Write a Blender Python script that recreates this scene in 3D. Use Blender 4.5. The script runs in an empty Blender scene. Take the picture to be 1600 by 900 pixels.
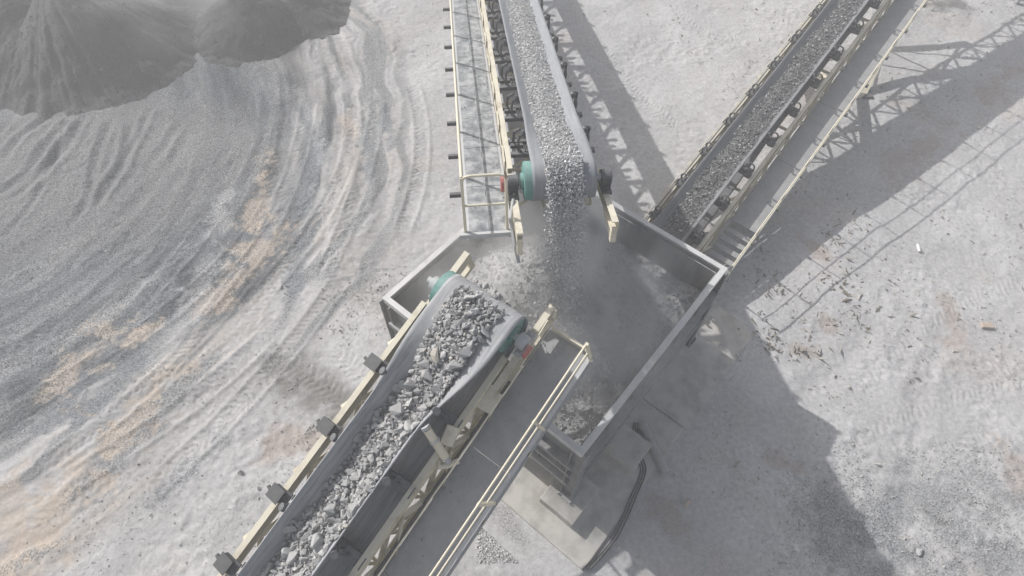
import bpy, bmesh, math, random
import numpy as np
from mathutils import Vector, Matrix, Euler

R = math.radians
rnd = random.Random(7)
nr = np.random.default_rng(11)
scene = bpy.context.scene
COL = scene.collection

# ------------------------------------------------------------------ camera
CAM_F, CAM_PITCH, CAM_ROLL, CAM_H = 922.0, 56.25, 1.0, 13.1
_p, _r = R(CAM_PITCH), R(CAM_ROLL)
FW = np.array([0, math.cos(_p), -math.sin(_p)])
_up = np.array([0, math.sin(_p), math.cos(_p)])
_rt = np.array([1.0, 0, 0])
RT = math.cos(_r) * _rt + math.sin(_r) * _up
UP = -math.sin(_r) * _rt + math.cos(_r) * _up
cd = bpy.data.cameras.new("camera")
cd.sensor_width = 36.0
cd.lens = CAM_F * 36.0 / 1600.0
cd.clip_end = 500.0
cam = bpy.data.objects.new("camera", cd)
COL.objects.link(cam)
m = Matrix.Identity(4)
for i in range(3):
    m[i][0], m[i][1], m[i][2] = RT[i], UP[i], -FW[i]
m[2][3] = CAM_H
cam.matrix_world = m
scene.camera = cam

# ------------------------------------------------------------------ light
SUN_EL, SUN_AZ = 38.0, 142.5          # sun stands upper left, degrees from +X
w = bpy.data.worlds.new("World")
scene.world = w
w.use_nodes = True
wn = w.node_tree
bg = wn.nodes["Background"]
sky = wn.nodes.new("ShaderNodeTexSky")
sky.sky_type = 'NISHITA'
sky.sun_disc = False
sky.sun_elevation = R(SUN_EL)
sky.sun_rotation = R(90.0 - SUN_AZ)
sky.dust_density = 3.0
hsv = wn.nodes.new("ShaderNodeHueSaturation")       # hazy, milky sky
hsv.inputs["Saturation"].default_value = 0.6
wn.links.new(sky.outputs[0], hsv.inputs["Color"])
wn.links.new(hsv.outputs[0], bg.inputs[0])
bg.inputs[1].default_value = 0.095
sd = bpy.data.lights.new("sun", 'SUN')
sd.energy = 3.5
sd.angle = R(0.6)
sd.color = (1.0, 0.98, 0.955)
so = bpy.data.objects.new("sun", sd)
COL.objects.link(so)
_ld = Vector((-math.cos(R(SUN_AZ)) * math.cos(R(SUN_EL)), -math.sin(R(SUN_AZ)) * math.cos(R(SUN_EL)), -math.sin(R(SUN_EL))))
so.rotation_euler = _ld.to_track_quat('-Z', 'Y').to_euler()
so.location = (-20, 15, 20)
vs = scene.view_settings
vs.view_transform = 'Standard'
vs.look = 'None'
vs.gamma = 1.0
vs.exposure = 0.36
scene.cycles.volume_step_rate = 2.0
scene.cycles.volume_max_steps = 256
scene.cycles.max_bounces = 6
scene.cycles.volume_bounces = 1


# ------------------------------------------------------------------ helpers
def at(u, v, z=0.0):
    """World point at height z seen at photo position (u, v): used to read positions off the survey of the place."""
    d = FW * CAM_F + RT * (u - 800) + UP * (450 - v)
    t = (z - CAM_H) / d[2]
    return np.array([0, 0, CAM_H]) + d * t


def tag(o, label=None, cat=None, group=None, kind=None):
    if label: o["label"] = label
    if cat: o["category"] = cat
    if group: o["group"] = group
    if kind: o["kind"] = kind
    return o


def empty(name, mat4=None, loc=None):
    o = bpy.data.objects.new(name, None)
    COL.objects.link(o)
    o.empty_display_size = 0.2
    if mat4 is not None: o.matrix_world = mat4
    if loc is not None: o.location = loc
    return o


class MB:
    """Collects shapes and links them as one mesh object."""

    def __init__(self):
        self.v, self.f, self.n = [], [], 0

    def add(self, verts, faces):
        self.v.append(np.asarray(verts, float))
        k = self.n
        self.f += [tuple(i + k for i in f) for f in faces]
        self.n += len(verts)
        return self

    def box(self, c, s, rot=None):
        x, y, z = s[0] / 2, s[1] / 2, s[2] / 2
        vv = np.array([(a * x, b * y, d * z) for a in (-1, 1) for b in (-1, 1) for d in (-1, 1)])
        if rot is not None: vv = vv @ np.array(rot).T
        vv = vv + np.array(c, float)
        return self.add(vv, [(0, 1, 3, 2), (4, 6, 7, 5), (0, 4, 5, 1), (2, 3, 7, 6), (0, 2, 6, 4), (1, 5, 7, 3)])

    def _frame(self, a, b, up=(0, 0, 1)):
        a, b = np.array(a, float), np.array(b, float)
        y = b - a
        L = np.linalg.norm(y); y /= L
        u = np.array(up, float)
        if abs(u @ y) > 0.98: u = np.array([1.0, 0, 0])
        x = np.cross(y, u); x /= np.linalg.norm(x)
        z = np.cross(x, y)
        return a, b, L, np.array([x, y, z]).T

    def beam(self, a, b, wd, ht, up=(0, 0, 1)):
        a, b, L, M = self._frame(a, b, up)
        return self.box((a + b) / 2, (wd, L, ht), M)

    def channel(self, a, b, wd, ht, th=0.012, side=1, up=(0, 0, 1)):
        """C section: web + two flanges; side = +1 opens to +x of the beam frame."""
        a, b, L, M = self._frame(a, b, up)
        c = (a + b) / 2
        X, Z = M[:, 0], M[:, 2]
        self.box(c - X * side * (wd / 2 - th / 2), (th, L, ht), M)
        for s in (-1, 1):
            self.box(c + X * side * th / 2 + Z * s * (ht / 2 - th / 2), (wd - th, L, th), M)
        return self

    def angle(self, a, b, wd, th=0.01, up=(0, 0, 1)):
        a, b, L, M = self._frame(a, b, up)
        c = (a + b) / 2
        X, Z = M[:, 0], M[:, 2]
        self.box(c - Z * (wd / 2 - th / 2), (wd, L, th), M)
        return self.box(c - X * (wd / 2 - th / 2) + Z * th / 2, (th, L, wd - th), M)

    def tube(self, a, b, r, n=10, cap=True):
        a, b, L, M = self._frame(a, b)
        ring = [(math.cos(2 * math.pi * i / n), math.sin(2 * math.pi * i / n)) for i in range(n)]
        vv = [a + M[:, 0] * c * r + M[:, 2] * s * r for c, s in ring] + [b + M[:, 0] * c * r + M[:, 2] * s * r for c, s in ring]
        ff = [(i, (i + 1) % n, n + (i + 1) % n, n + i) for i in range(n)]
        if cap: ff += [tuple(range(n - 1, -1, -1)), tuple(range(n, 2 * n))]
        return self.add(vv, ff)

    def path(self, pts, r, n=8):
        pts = [np.array(q, float) for q in pts]
        vv, ff = [], []
        for i, q in enumerate(pts):
            t = pts[min(i + 1, len(pts) - 1)] - pts[max(i - 1, 0)]
            t /= np.linalg.norm(t)
            u = np.array([0, 0, 1.0]) if abs(t[2]) < 0.9 else np.array([1.0, 0, 0])
            x = np.cross(t, u); x /= np.linalg.norm(x); z = np.cross(x, t)
            for k in range(n):
                an = 2 * math.pi * k / n
                vv.append(q + x * math.cos(an) * r + z * math.sin(an) * r)
        for i in range(len(pts) - 1):
            for k in range(n):
                ff.append((i * n + k, i * n + (k + 1) % n, (i + 1) * n + (k + 1) % n, (i + 1) * n + k))
        ff += [tuple(range(n - 1, -1, -1)), tuple(range((len(pts) - 1) * n, len(pts) * n))]
        return self.add(vv, ff)

    def prism(self, poly, a, b):
        """poly: points in space (planar), extruded from offset a to offset b (vectors)."""
        poly = np.array(poly, float); k = len(poly)
        vv = np.vstack([poly + np.array(a, float), poly + np.array(b, float)])
        ff = [tuple(range(k - 1, -1, -1)), tuple(range(k, 2 * k))] + [(i, (i + 1) % k, k + (i + 1) % k, k + i) for i in range(k)]
        return self.add(vv, ff)

    def build(self, name, mt, parent=None, smooth=False, bevel=0):
        me = bpy.data.meshes.new(name)
        me.from_pydata(np.vstack(self.v).tolist(), [], self.f)
        bm = bmesh.new(); bm.from_mesh(me)
        bmesh.ops.recalc_face_normals(bm, faces=bm.faces)
        bm.to_mesh(me); bm.free()
        me.materials.append(mt)
        if smooth: me.polygons.foreach_set("use_smooth", [True] * len(me.polygons))
        o = bpy.data.objects.new(name, me)
        COL.objects.link(o)
        if parent: o.parent = parent
        if bevel:
            b = o.modifiers.new("bevel", 'BEVEL'); b.width = bevel; b.segments = 2; b.limit_method = 'ANGLE'
        return o


def copy_tree(o, parent=None):
    c = o.copy(); COL.objects.link(c); c.parent = parent
    for ch in list(o.children): copy_tree(ch, c)
    return c


def np_mesh(name, V, F, mt, parent=None, smooth=False, attrs=None):
    """V (n,3), F (m,k) equal-size faces."""
    V = np.asarray(V, np.float32); F = np.asarray(F, np.int32)
    me = bpy.data.meshes.new(name)
    me.vertices.add(len(V)); me.vertices.foreach_set("co", V.ravel())
    k = F.shape[1]
    me.loops.add(F.size); me.loops.foreach_set("vertex_index", F.ravel())
    me.polygons.add(len(F)); me.polygons.foreach_set("loop_start", np.arange(0, F.size, k, dtype=np.int32))
    me.update(calc_edges=True)
    me.polygons.foreach_set("use_smooth", np.full(len(F), smooth, dtype=bool))
    for an, (ty, arr) in (attrs or {}).items():
        a = me.attributes.new(an, ty, 'POINT')
        a.data.foreach_set("color" if ty == 'FLOAT_COLOR' else "value", np.asarray(arr, np.float32).ravel())
    me.materials.append(mt)
    me.validate()
    o = bpy.data.objects.new(name, me); COL.objects.link(o)
    if parent: o.parent = parent
    return o


# value noise -------------------------------------------------------------
def _hash(ix, iy, seed):
    n = (ix.astype(np.int64) * 374761393 + iy.astype(np.int64) * 668265263 + seed * 1442695041) & 0xFFFFFFFF
    n = ((n ^ (n >> 13)) * 1274126177) & 0xFFFFFFFF
    n = (n ^ (n >> 16)) & 0xFFFFFFFF
    return n / 4294967295.0


def vnoise(x, y, seed=0):
    ix, iy = np.floor(x), np.floor(y)
    fx, fy = x - ix, y - iy
    fx = fx * fx * (3 - 2 * fx); fy = fy * fy * (3 - 2 * fy)
    a, b = _hash(ix, iy, seed), _hash(ix + 1, iy, seed)
    c, d = _hash(ix, iy + 1, seed), _hash(ix + 1, iy + 1, seed)
    return (a + (b - a) * fx) * (1 - fy) + (c + (d - c) * fx) * fy


def fbm(x, y, octv=4, seed=0, gain=0.5):
    s, a, t = 0, 1.0, 0
    for i in range(octv):
        s = s + a * vnoise(x, y, seed + i * 17); t += a
        a *= gain; x = x * 2.03 + 7.1; y = y * 2.03 + 3.7
    return s / t


def sstep(a, b, x):
    t = np.clip((x - a) / (b - a), 0, 1)
    return t * t * (3 - 2 * t)


# ------------------------------------------------------------------ materials
def mat(name, base, rough=0.7, metal=0.0, var=None, vscale=3.0, stretch=(1, 1, 1), dust=0.0, dustcol=(0.52, 0.5, 0.48),
        bump=0.0, bscale=40.0, contrast=(0.35, 0.65), objvar=0.0, spec=0.3):
    """Principled with a second colour mixed by noise, dust lying on the faces that look up, and bump."""
    mt = bpy.data.materials.new(name); mt.use_nodes = True
    nt = mt.node_tree; N = nt.nodes; L = nt.links
    bs = N["Principled BSDF"]
    bs.inputs["Roughness"].default_value = rough
    bs.inputs["Metallic"].default_value = metal
    bs.inputs["Specular IOR Level"].default_value = spec
    tc = N.new("ShaderNodeTexCoord")
    mp = N.new("ShaderNodeMapping"); mp.inputs["Scale"].default_value = stretch
    L.new(tc.outputs["Object"], mp.inputs[0])
    cur = None
    mix = N.new("ShaderNodeMix"); mix.data_type = 'RGBA'
    mix.inputs[6].default_value = (*base, 1); mix.inputs[7].default_value = (*(var or base), 1)
    nz = N.new("ShaderNodeTexNoise"); nz.inputs["Scale"].default_value = vscale; nz.inputs["Detail"].default_value = 6
    nz.inputs["Roughness"].default_value = 0.62
    L.new(mp.outputs[0], nz.inputs["Vector"])
    mr = N.new("ShaderNodeMapRange"); mr.inputs[1].default_value, mr.inputs[2].default_value = contrast
    L.new(nz.outputs[0], mr.inputs[0]); L.new(mr.outputs[0], mix.inputs[0])
    cur = mix.outputs[2]
    if objvar:
        oi = N.new("ShaderNodeObjectInfo")
        m2 = N.new("ShaderNodeMapRange"); m2.inputs[3].default_value = 1 - objvar; m2.inputs[4].default_value = 1 + objvar
        L.new(oi.outputs["Random"], m2.inputs[0])
        hs = N.new("ShaderNodeHueSaturation"); L.new(cur, hs.inputs["Color"]); L.new(m2.outputs[0], hs.inputs["Value"])
        cur = hs.outputs[0]
    if dust:
        ge = N.new("ShaderNodeNewGeometry"); sp = N.new("ShaderNodeSeparateXYZ"); L.new(ge.outputs["Normal"], sp.inputs[0])
        up = N.new("ShaderNodeMapRange"); up.inputs[1].default_value = 0.35; up.inputs[2].default_value = 0.95
        L.new(sp.outputs["Z"], up.inputs[0])
        n2 = N.new("ShaderNodeTexNoise"); n2.inputs["Scale"].default_value = vscale * 2.3; n2.inputs["Detail"].default_value = 8
        n2.inputs["Roughness"].default_value = 0.7
        L.new(tc.outputs["Object"], n2.inputs["Vector"])
        r2 = N.new("ShaderNodeMapRange"); r2.inputs[1].default_value = 0.38; r2.inputs[2].default_value = 0.62
        r2.inputs[3].default_value = dust * 0.35; r2.inputs[4].default_value = dust
        L.new(n2.outputs[0], r2.inputs[0])
        mu = N.new("ShaderNodeMath"); mu.operation = 'MULTIPLY'; L.new(up.outputs[0], mu.inputs[0]); L.new(r2.outputs[0], mu.inputs[1])
        md = N.new("ShaderNodeMix"); md.data_type = 'RGBA'; md.inputs[7].default_value = (*dustcol, 1)
        L.new(mu.outputs[0], md.inputs[0]); L.new(cur, md.inputs[6]); cur = md.outputs[2]
    L.new(cur, bs.inputs["Base Color"])
    if bump:
        nb = N.new("ShaderNodeTexNoise"); nb.inputs["Scale"].default_value = bscale; nb.inputs["Detail"].default_value = 5
        L.new(tc.outputs["Object"], nb.inputs["Vector"])
        bu = N.new("ShaderNodeBump"); bu.inputs["Strength"].default_value = bump; bu.inputs["Distance"].default_value = 0.02
        L.new(nb.outputs[0], bu.inputs["Height"]); L.new(bu.outputs[0], bs.inputs["Normal"])
    return mt


M = {}
M['cream'] = mat("cream_paint", (0.66, 0.61, 0.48), 0.6, var=(0.40, 0.34, 0.25), vscale=3.2, contrast=(0.5, 0.72), dust=0.5, dustcol=(0.68, 0.64, 0.55), bump=0.15)
M['rail'] = mat("rail_paint", (0.74, 0.68, 0.52), 0.5, var=(0.66, 0.6, 0.46), vscale=3, dust=0.3, dustcol=(0.7, 0.67, 0.6))
M['dark'] = mat("dark_steel", (0.045, 0.048, 0.052), 0.6, var=(0.08, 0.08, 0.08), vscale=6, dust=0.45, dustcol=(0.3, 0.3, 0.3), bump=0.2)
M['idler'] = mat("idler_steel", (0.07, 0.075, 0.085), 0.5, var=(0.11, 0.11, 0.11), vscale=5, dust=0.4, dustcol=(0.33, 0.33, 0.34))
M['hood'] = mat("hood_steel", (0.05, 0.053, 0.057), 0.6, var=(0.09, 0.09, 0.092), vscale=6, dust=0.14, dustcol=(0.3, 0.3, 0.3))
M['belt_blue'] = mat("smooth_belt_rubber", (0.205, 0.22, 0.243), 0.65, var=(0.275, 0.285, 0.30), vscale=4, stretch=(7, 0.5, 1), bump=0.1, dust=0.15, bscale=60)
M['belt_dark'] = mat("fine_belt_rubber", (0.125, 0.13, 0.14), 0.65, var=(0.2, 0.205, 0.215), vscale=3, stretch=(7, 0.35, 1), dust=0.12)
M['belt_dust'] = mat("dusty_belt_rubber", (0.235, 0.245, 0.262), 0.7, var=(0.42, 0.425, 0.43), vscale=3.2, stretch=(9, 0.45, 1), contrast=(0.38, 0.68), dust=0.25, bump=0.15, bscale=25)
M['teal'] = mat("teal_drum_paint", (0.085, 0.255, 0.228), 0.6, var=(0.17, 0.31, 0.285), vscale=4, dust=0.5, dustcol=(0.36, 0.48, 0.44), bump=0.1)
M['deck'] = mat("walkway_steel", (0.25, 0.253, 0.258), 0.6, var=(0.31, 0.312, 0.315), vscale=2.2, dust=0.35, bump=0.25, bscale=90)
M['deck_dusty'] = mat("dust_covered_plank", (0.10, 0.115, 0.125), 0.6, var=(0.36, 0.365, 0.37), vscale=3.8, stretch=(1.1, 1.0, 1), contrast=(0.42, 0.62), dust=0.24, dustcol=(0.66, 0.66, 0.66), bump=0.2, bscale=50)
M['galv'] = mat("galvanised_steel", (0.42, 0.43, 0.43), 0.5, var=(0.5, 0.5, 0.5), vscale=4, dust=0.4, dustcol=(0.6, 0.59, 0.58))
M['hop'] = mat("hopper_steel", (0.20, 0.205, 0.21), 0.6, var=(0.28, 0.28, 0.275), vscale=1.6, dust=0.6, dustcol=(0.55, 0.54, 0.53), bump=0.15)
M['rim'] = mat("rim_steel", (0.50, 0.50, 0.495), 0.6, var=(0.66, 0.655, 0.64), vscale=3.5, dust=0.6, dustcol=(0.62, 0.61, 0.6))
M['liner'] = mat("worn_liner_steel", (0.19, 0.192, 0.195), 0.6, var=(0.36, 0.358, 0.35), vscale=2.0, stretch=(1, 1, 0.25), bump=0.2)
M['rock'] = mat("crushed_rock", (0.33, 0.33, 0.325), 0.85, var=(0.42, 0.418, 0.41), vscale=5, objvar=0.26, bump=0.35, bscale=30, dust=0.3, dustcol=(0.5, 0.49, 0.475))
M['rock_tan'] = mat("tan_rock", (0.40, 0.365, 0.31), 0.85, var=(0.46, 0.43, 0.38), vscale=5, bump=0.35, bscale=30)
M['rock_pale'] = mat("pale_rock", (0.40, 0.40, 0.395), 0.85, var=(0.48, 0.475, 0.465), vscale=5, bump=0.35, bscale=30)
M['red'] = mat("red_plastic", (0.42, 0.07, 0.06), 0.5, var=(0.46, 0.16, 0.14), vscale=8, dust=0.3)
M['conc'] = mat("concrete", (0.34, 0.325, 0.30), 0.85, var=(0.52, 0.50, 0.46), vscale=2.4, contrast=(0.36, 0.58), bump=0.25, bscale=35, dust=0.3, dustcol=(0.55, 0.53, 0.5))
M['pipe'] = mat("grey_plastic_pipe", (0.30, 0.315, 0.32), 0.6, var=(0.36, 0.365, 0.365), vscale=4, dust=0.4)
M['cable'] = mat("black_cable", (0.05, 0.05, 0.055), 0.6, dust=0.35, dustcol=(0.3, 0.3, 0.3))
M['rust'] = mat("rusty_plate", (0.20, 0.125, 0.085), 0.8, var=(0.28, 0.2, 0.15), vscale=4, dust=0.35, bump=0.2)
M['brick'] = mat("fired_block", (0.42, 0.34, 0.275), 0.85, var=(0.50, 0.43, 0.37), vscale=9, bump=0.2)
M['white'] = mat("white_plastic", (0.82, 0.82, 0.8), 0.5)
M['blue'] = mat("blue_plastic", (0.12, 0.30, 0.45), 0.5, dust=0.3)


def gravel_mat(name, a, b, c=None, rough=0.9):
    """Loose stones in one mesh: colour picked per island."""
    mt = bpy.data.materials.new(name); mt.use_nodes = True
    nt = mt.node_tree; N = nt.nodes; L = nt.links; bs = N["Principled BSDF"]
    bs.inputs["Roughness"].default_value = rough; bs.inputs["Specular IOR Level"].default_value = 0.2
    ge = N.new("ShaderNodeNewGeometry")
    cr = N.new("ShaderNodeValToRGB")
    cr.color_ramp.elements[0].color = (*a, 1); cr.color_ramp.elements[1].color = (*b, 1)
    if c:
        e = cr.color_ramp.elements.new(0.93); e.color = (*b, 1); cr.color_ramp.elements[-1].color = (*c, 1)
    L.new(ge.outputs["Random Per Island"], cr.inputs[0])
    L.new(cr.outputs[0], bs.inputs["Base Color"])
    return mt


M['gravel_mid'] = gravel_mat("mid_gravel", (0.40, 0.40, 0.40), (0.68, 0.675, 0.665), (0.70, 0.67, 0.61))
M['gravel_dark'] = gravel_mat("dark_gravel", (0.075, 0.077, 0.08), (0.34, 0.34, 0.34), (0.70, 0.70, 0.69))
M['gravel_coarse'] = gravel_mat("coarse_gravel", (0.26, 0.26, 0.257), (0.43, 0.425, 0.42), (0.47, 0.44, 0.39))
M['gravel_bed'] = gravel_mat("bed_gravel", (0.36, 0.36, 0.36), (0.46, 0.458, 0.452))
M['litter'] = gravel_mat("dry_litter", (0.26, 0.24, 0.21), (0.46, 0.435, 0.395), (0.56, 0.5, 0.4))
M['debris'] = gravel_mat("dark_debris", (0.12, 0.105, 0.085), (0.30, 0.27, 0.22), (0.48, 0.42, 0.32))
M['clods'] = gravel_mat("soil_clods", (0.30, 0.285, 0.26), (0.48, 0.465, 0.44))
M['chips'] = gravel_mat("ground_chips", (0.30, 0.30, 0.30), (0.48, 0.475, 0.46))
M['gravel_pile'] = gravel_mat("pile_gravel", (0.06, 0.06, 0.062), (0.20, 0.20, 0.20), (0.34, 0.34, 0.335))
M['bedfill_dark'] = mat("dark_gravel_fines", (0.10, 0.10, 0.10), 0.95, var=(0.18, 0.18, 0.18), vscale=30, bump=0.6, bscale=60)
M['bedfill'] = mat("gravel_fines", (0.26, 0.26, 0.26), 0.95, var=(0.36, 0.36, 0.36), vscale=30, bump=0.6, bscale=60)
M['bedfine'] = mat("hopper_fines", (0.36, 0.36, 0.358), 0.95, var=(0.48, 0.478, 0.47), vscale=2.2, bump=0.9, bscale=22)
M['pile'] = mat("stockpile_gravel", (0.075, 0.075, 0.076), 0.95, var=(0.17, 0.17, 0.17), vscale=55, contrast=(0.4, 0.62), bump=1.0, bscale=45)


# ------------------------------------------------------------------ rock shapes
def hull_shape(seed, n=14, flat=1.0):
    rr = random.Random(seed)
    bm = bmesh.new()
    for i in range(n):
        v = Vector((rr.gauss(0, 1), rr.gauss(0, 1), rr.gauss(0, 1))).normalized() * rr.uniform(0.8, 1.05)
        v.x *= rr.uniform(0.95, 1.1); v.y *= 0.8; v.z *= 0.65 * flat
        bm.verts.new(v)
    g = bmesh.ops.convex_hull(bm, input=bm.verts)
    bmesh.ops.delete(bm, geom=[e for e in g["geom_interior"] if isinstance(e, bmesh.types.BMVert)], context='VERTS')
    bmesh.ops.triangulate(bm, faces=bm.faces)
    bmesh.ops.recalc_face_normals(bm, faces=bm.faces)
    bm.verts.index_update()
    V = np.array([v.co[:] for v in bm.verts]); F = np.array([[v.index for v in f.verts] for f in bm.faces])
    bm.free()
    return V, F


SHAPES = [hull_shape(100 + i, 9 + i % 6) for i in range(14)]
CHIPS = [hull_shape(300 + i, 7) for i in range(8)]


def rand_rot(n):
    q = nr.normal(size=(n, 4)); q /= np.linalg.norm(q, axis=1)[:, None]
    a, b, c, d = q.T
    return np.stack([np.stack([1 - 2 * (c * c + d * d), 2 * (b * c - a * d), 2 * (b * d + a * c)], 1),
                     np.stack([2 * (b * c + a * d), 1 - 2 * (b * b + d * d), 2 * (c * d - a * b)], 1),
                     np.stack([2 * (b * d - a * c), 2 * (c * d + a * b), 1 - 2 * (b * b + c * c)], 1)], 1)


def stones(P, S, shapes, stretch=None):
    """All stones at points P (n,3) with radii S as one vertex / triangle set."""
    n = len(P); Vs, Fs, k = [], [], 0
    rot = rand_rot(n)
    which = nr.integers(0, len(shapes), n)
    for j, (V, F) in enumerate(shapes):
        idx = np.where(which == j)[0]
        if not len(idx): continue
        vv = V[None] * S[idx, None, None]
        if stretch is not None: vv = vv * stretch[idx][:, None, :]
        vv = np.einsum('nij,nkj->nki', rot[idx], vv) + P[idx][:, None, :]
        Vs.append(vv.reshape(-1, 3))
        Fs.append((F[None] + (np.arange(len(idx)) * len(V))[:, None, None] + k).reshape(-1, 3))
        k += len(idx) * len(V)
    return np.vstack(Vs), np.vstack(Fs)


# ------------------------------------------------------------------ ground
GX = np.concatenate([np.linspace(-60, -22, 20, endpoint=False), np.arange(-22, 22, 0.042), np.linspace(22, 60, 20)])
GY = np.concatenate([np.linspace(-50, 1, 20, endpoint=False), np.arange(1.0, 24.0, 0.042), np.linspace(24.0, 70, 20)])
X, Y = np.meshgrid(GX, GY)
Xf, Yf = X.ravel(), Y.ravel()


def poly_sd(pts, maxw, world=False):
    """distance to a polyline, signed across, and position along; evaluated near it only"""
    P = np.array(pts, float) if world else np.array([at(*q)[:2] for q in pts])
    # smooth the line (Catmull-Rom)
    Q = []
    for i in range(len(P) - 1):
        p0, p1, p2, p3 = P[max(i - 1, 0)], P[i], P[i + 1], P[min(i + 2, len(P) - 1)]
        for t in np.linspace(0, 1, 8, endpoint=False):
            Q.append(0.5 * ((2 * p1) + (-p0 + p2) * t + (2 * p0 - 5 * p1 + 4 * p2 - p3) * t * t + (-p0 + 3 * p1 - 3 * p2 + p3) * t ** 3))
    Q.append(P[-1]); Q = np.array(Q)
    lo, hi = Q.min(0) - maxw, Q.max(0) + maxw
    idx = np.where((Xf > lo[0]) & (Xf < hi[0]) & (Yf > lo[1]) & (Yf < hi[1]))[0]
    x, y = Xf[idx], Yf[idx]
    best = np.full(len(idx), 1e9); sg = np.zeros(len(idx)); al = np.zeros(len(idx)); acc = 0.0
    for i in range(len(Q) - 1):
        a, b = Q[i], Q[i + 1]; d = b - a; L = np.hypot(*d)
        if L < 1e-6: continue
        t = np.clip(((x - a[0]) * d[0] + (y - a[1]) * d[1]) / L ** 2, 0, 1)
        dx, dy = x - a[0] - t * d[0], y - a[1] - t * d[1]
        dist = np.hypot(dx, dy); cr = (d[0] * (y - a[1]) - d[1] * (x - a[0])) / L
        mk = dist < best
        best[mk] = dist[mk]; sg[mk] = np.sign(cr[mk]); al[mk] = acc + t[mk] * L
        acc += L
    return idx, best, best * sg, al, acc


Z = np.zeros_like(Xf)
wx = fbm(Xf * 0.35, Yf * 0.35, 3, 5) - 0.5
wy = fbm(Xf * 0.35 + 31, Yf * 0.35 + 9, 3, 6) - 0.5
PALE = np.array([0.452, 0.446, 0.442]); BLUE = np.array([0.135, 0.147, 0.158]); TAN = np.array([0.49, 0.405, 0.325])
BROWN = np.array([0.36, 0.285, 0.235]); WHITE = np.array([0.55, 0.545, 0.542]); DARK_TONE = np.array([0.235, 0.225, 0.21]); GREY = np.array([0.31, 0.31, 0.308])
C = np.tile(PALE, (len(Xf), 1))
G = np.zeros_like(Xf)          # how gravelly (speckle)


def blend(mask, col):
    global C
    mask = np.clip(mask, 0, 1)[:, None]
    C = C * (1 - mask) + np.array(col) * mask


n1 = fbm(Xf * 0.8, Yf * 0.8, 5, 21)
n2 = fbm(Xf * 2.6, Yf * 2.6, 4, 33)
n3 = fbm(Xf * 9, Yf * 9, 3, 44)
blend(sstep(0.42, 0.68, n1) * 0.5, WHITE)
blend(sstep(0.55, 0.75, fbm(Xf * 0.6 + 40, Yf * 0.6, 4, 61)) * 0.35, (0.47, 0.41, 0.37))
# grading arcs round the stockpile yard (centre left of the picture)
cx, cy = -18.5, 13.6
rr = np.hypot(Xf - cx, Yf - cy) + wx * 1.6
th = np.arctan2(Yf - cy, Xf - cx)
left = sstep(15.6, 14.6, rr)
edge = 11.6 + 1.4 * (fbm(th * 7, rr * 0.35, 3, 71) - 0.5) * 2
s_a = fbm(rr * 1.9, th * 3.2, 4, 81); s_b = fbm(rr * 2.6 + 11, th * 3.0 + 5, 4, 91); s_c = fbm(rr * 1.4 + 3, th * 2.2 + 8, 3, 95)
body = sstep(0.9, -0.9, rr - edge)
low = sstep(7.5, 4.0, Yf) * sstep(-3, -8, Xf)
blend(left * 0.55 * sstep(0.40, 0.62, s_c), (0.40, 0.385, 0.37))
tanm = left * (1 - body) * sstep(0.47, 0.63, s_a + 0.10 * low + 0.03)
blend(tanm * 0.26 * (1 - 0.6 * sstep(10, 14, Yf)), TAN)
blend(left * (1 - body) * sstep(0.5, 0.66, s_b) * 0.85, BLUE); G = np.maximum(G, left * (1 - body) * sstep(0.5, 0.66, s_b) * 0.8)
blend(body * (0.82 + 0.18 * n2), BLUE * (1.0)); G = np.maximum(G, body)
blend(body * sstep(0.55, 0.7, s_a) * 0.35, (0.36, 0.36, 0.355))
# neutral greyer fan below the stockpile
P0 = at(140, 250)
rq = np.hypot(Xf - cx, Yf - cy) + wx * 0.5 + (n2 - 0.5) * 0.10
arcs = fbm(rq * 3.6, th * 2.6, 4, 501)
fine = fbm(rq * 8, th * 6.0, 3, 511)
lz = sstep(15.4, 13.4, rr) * (0.45 + 0.55 * sstep(7.5, 10.5, rr)) * (0.55 + 0.45 * sstep(0.35, 0.6, n1))
C *= (1 - lz * 0.34 * sstep(0.45, 0.68, arcs))[:, None]
C *= (1 - lz * 0.16 * sstep(0.45, 0.68, fine))[:, None]
blend(lz * 0.22 * sstep(0.5, 0.3, arcs), (0.50, 0.48, 0.46))
fan = sstep(5.0, 2.5, np.hypot((Xf - P0[0]) / 1.25, Yf - P0[1]) + wx * 2)
blend(fan * 0.75, (0.185, 0.186, 0.187))
outer = sstep(1.3, 0.3, np.abs(rr - 14.3)) * sstep(0.48, 0.6, s_b)
blend(outer * 0.55, GREY); G = np.maximum(G, outer * 0.7)


def capsule(a, b, wd, col, k=0.8, grav=0.0, ns=0.5):
    global G
    A, B = at(*a)[:2], at(*b)[:2]
    d = B - A; L2 = max(d @ d, 1e-6)
    t = np.clip(((Xf - A[0]) * d[0] + (Yf - A[1]) * d[1]) / L2, 0, 1)
    dist = np.hypot(Xf - A[0] - t * d[0], Yf - A[1] - t * d[1])
    e = dist / wd * 0.85 + (n2 - 0.5) * ns * 3.6 + (n3 - 0.5) * ns * 2.2 + (n1 - 0.5) * 1.2
    mk = sstep(1.15, 0.15, e) * k
    blend(mk, col)
    if grav: G = np.maximum(G, mk * grav)


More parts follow.
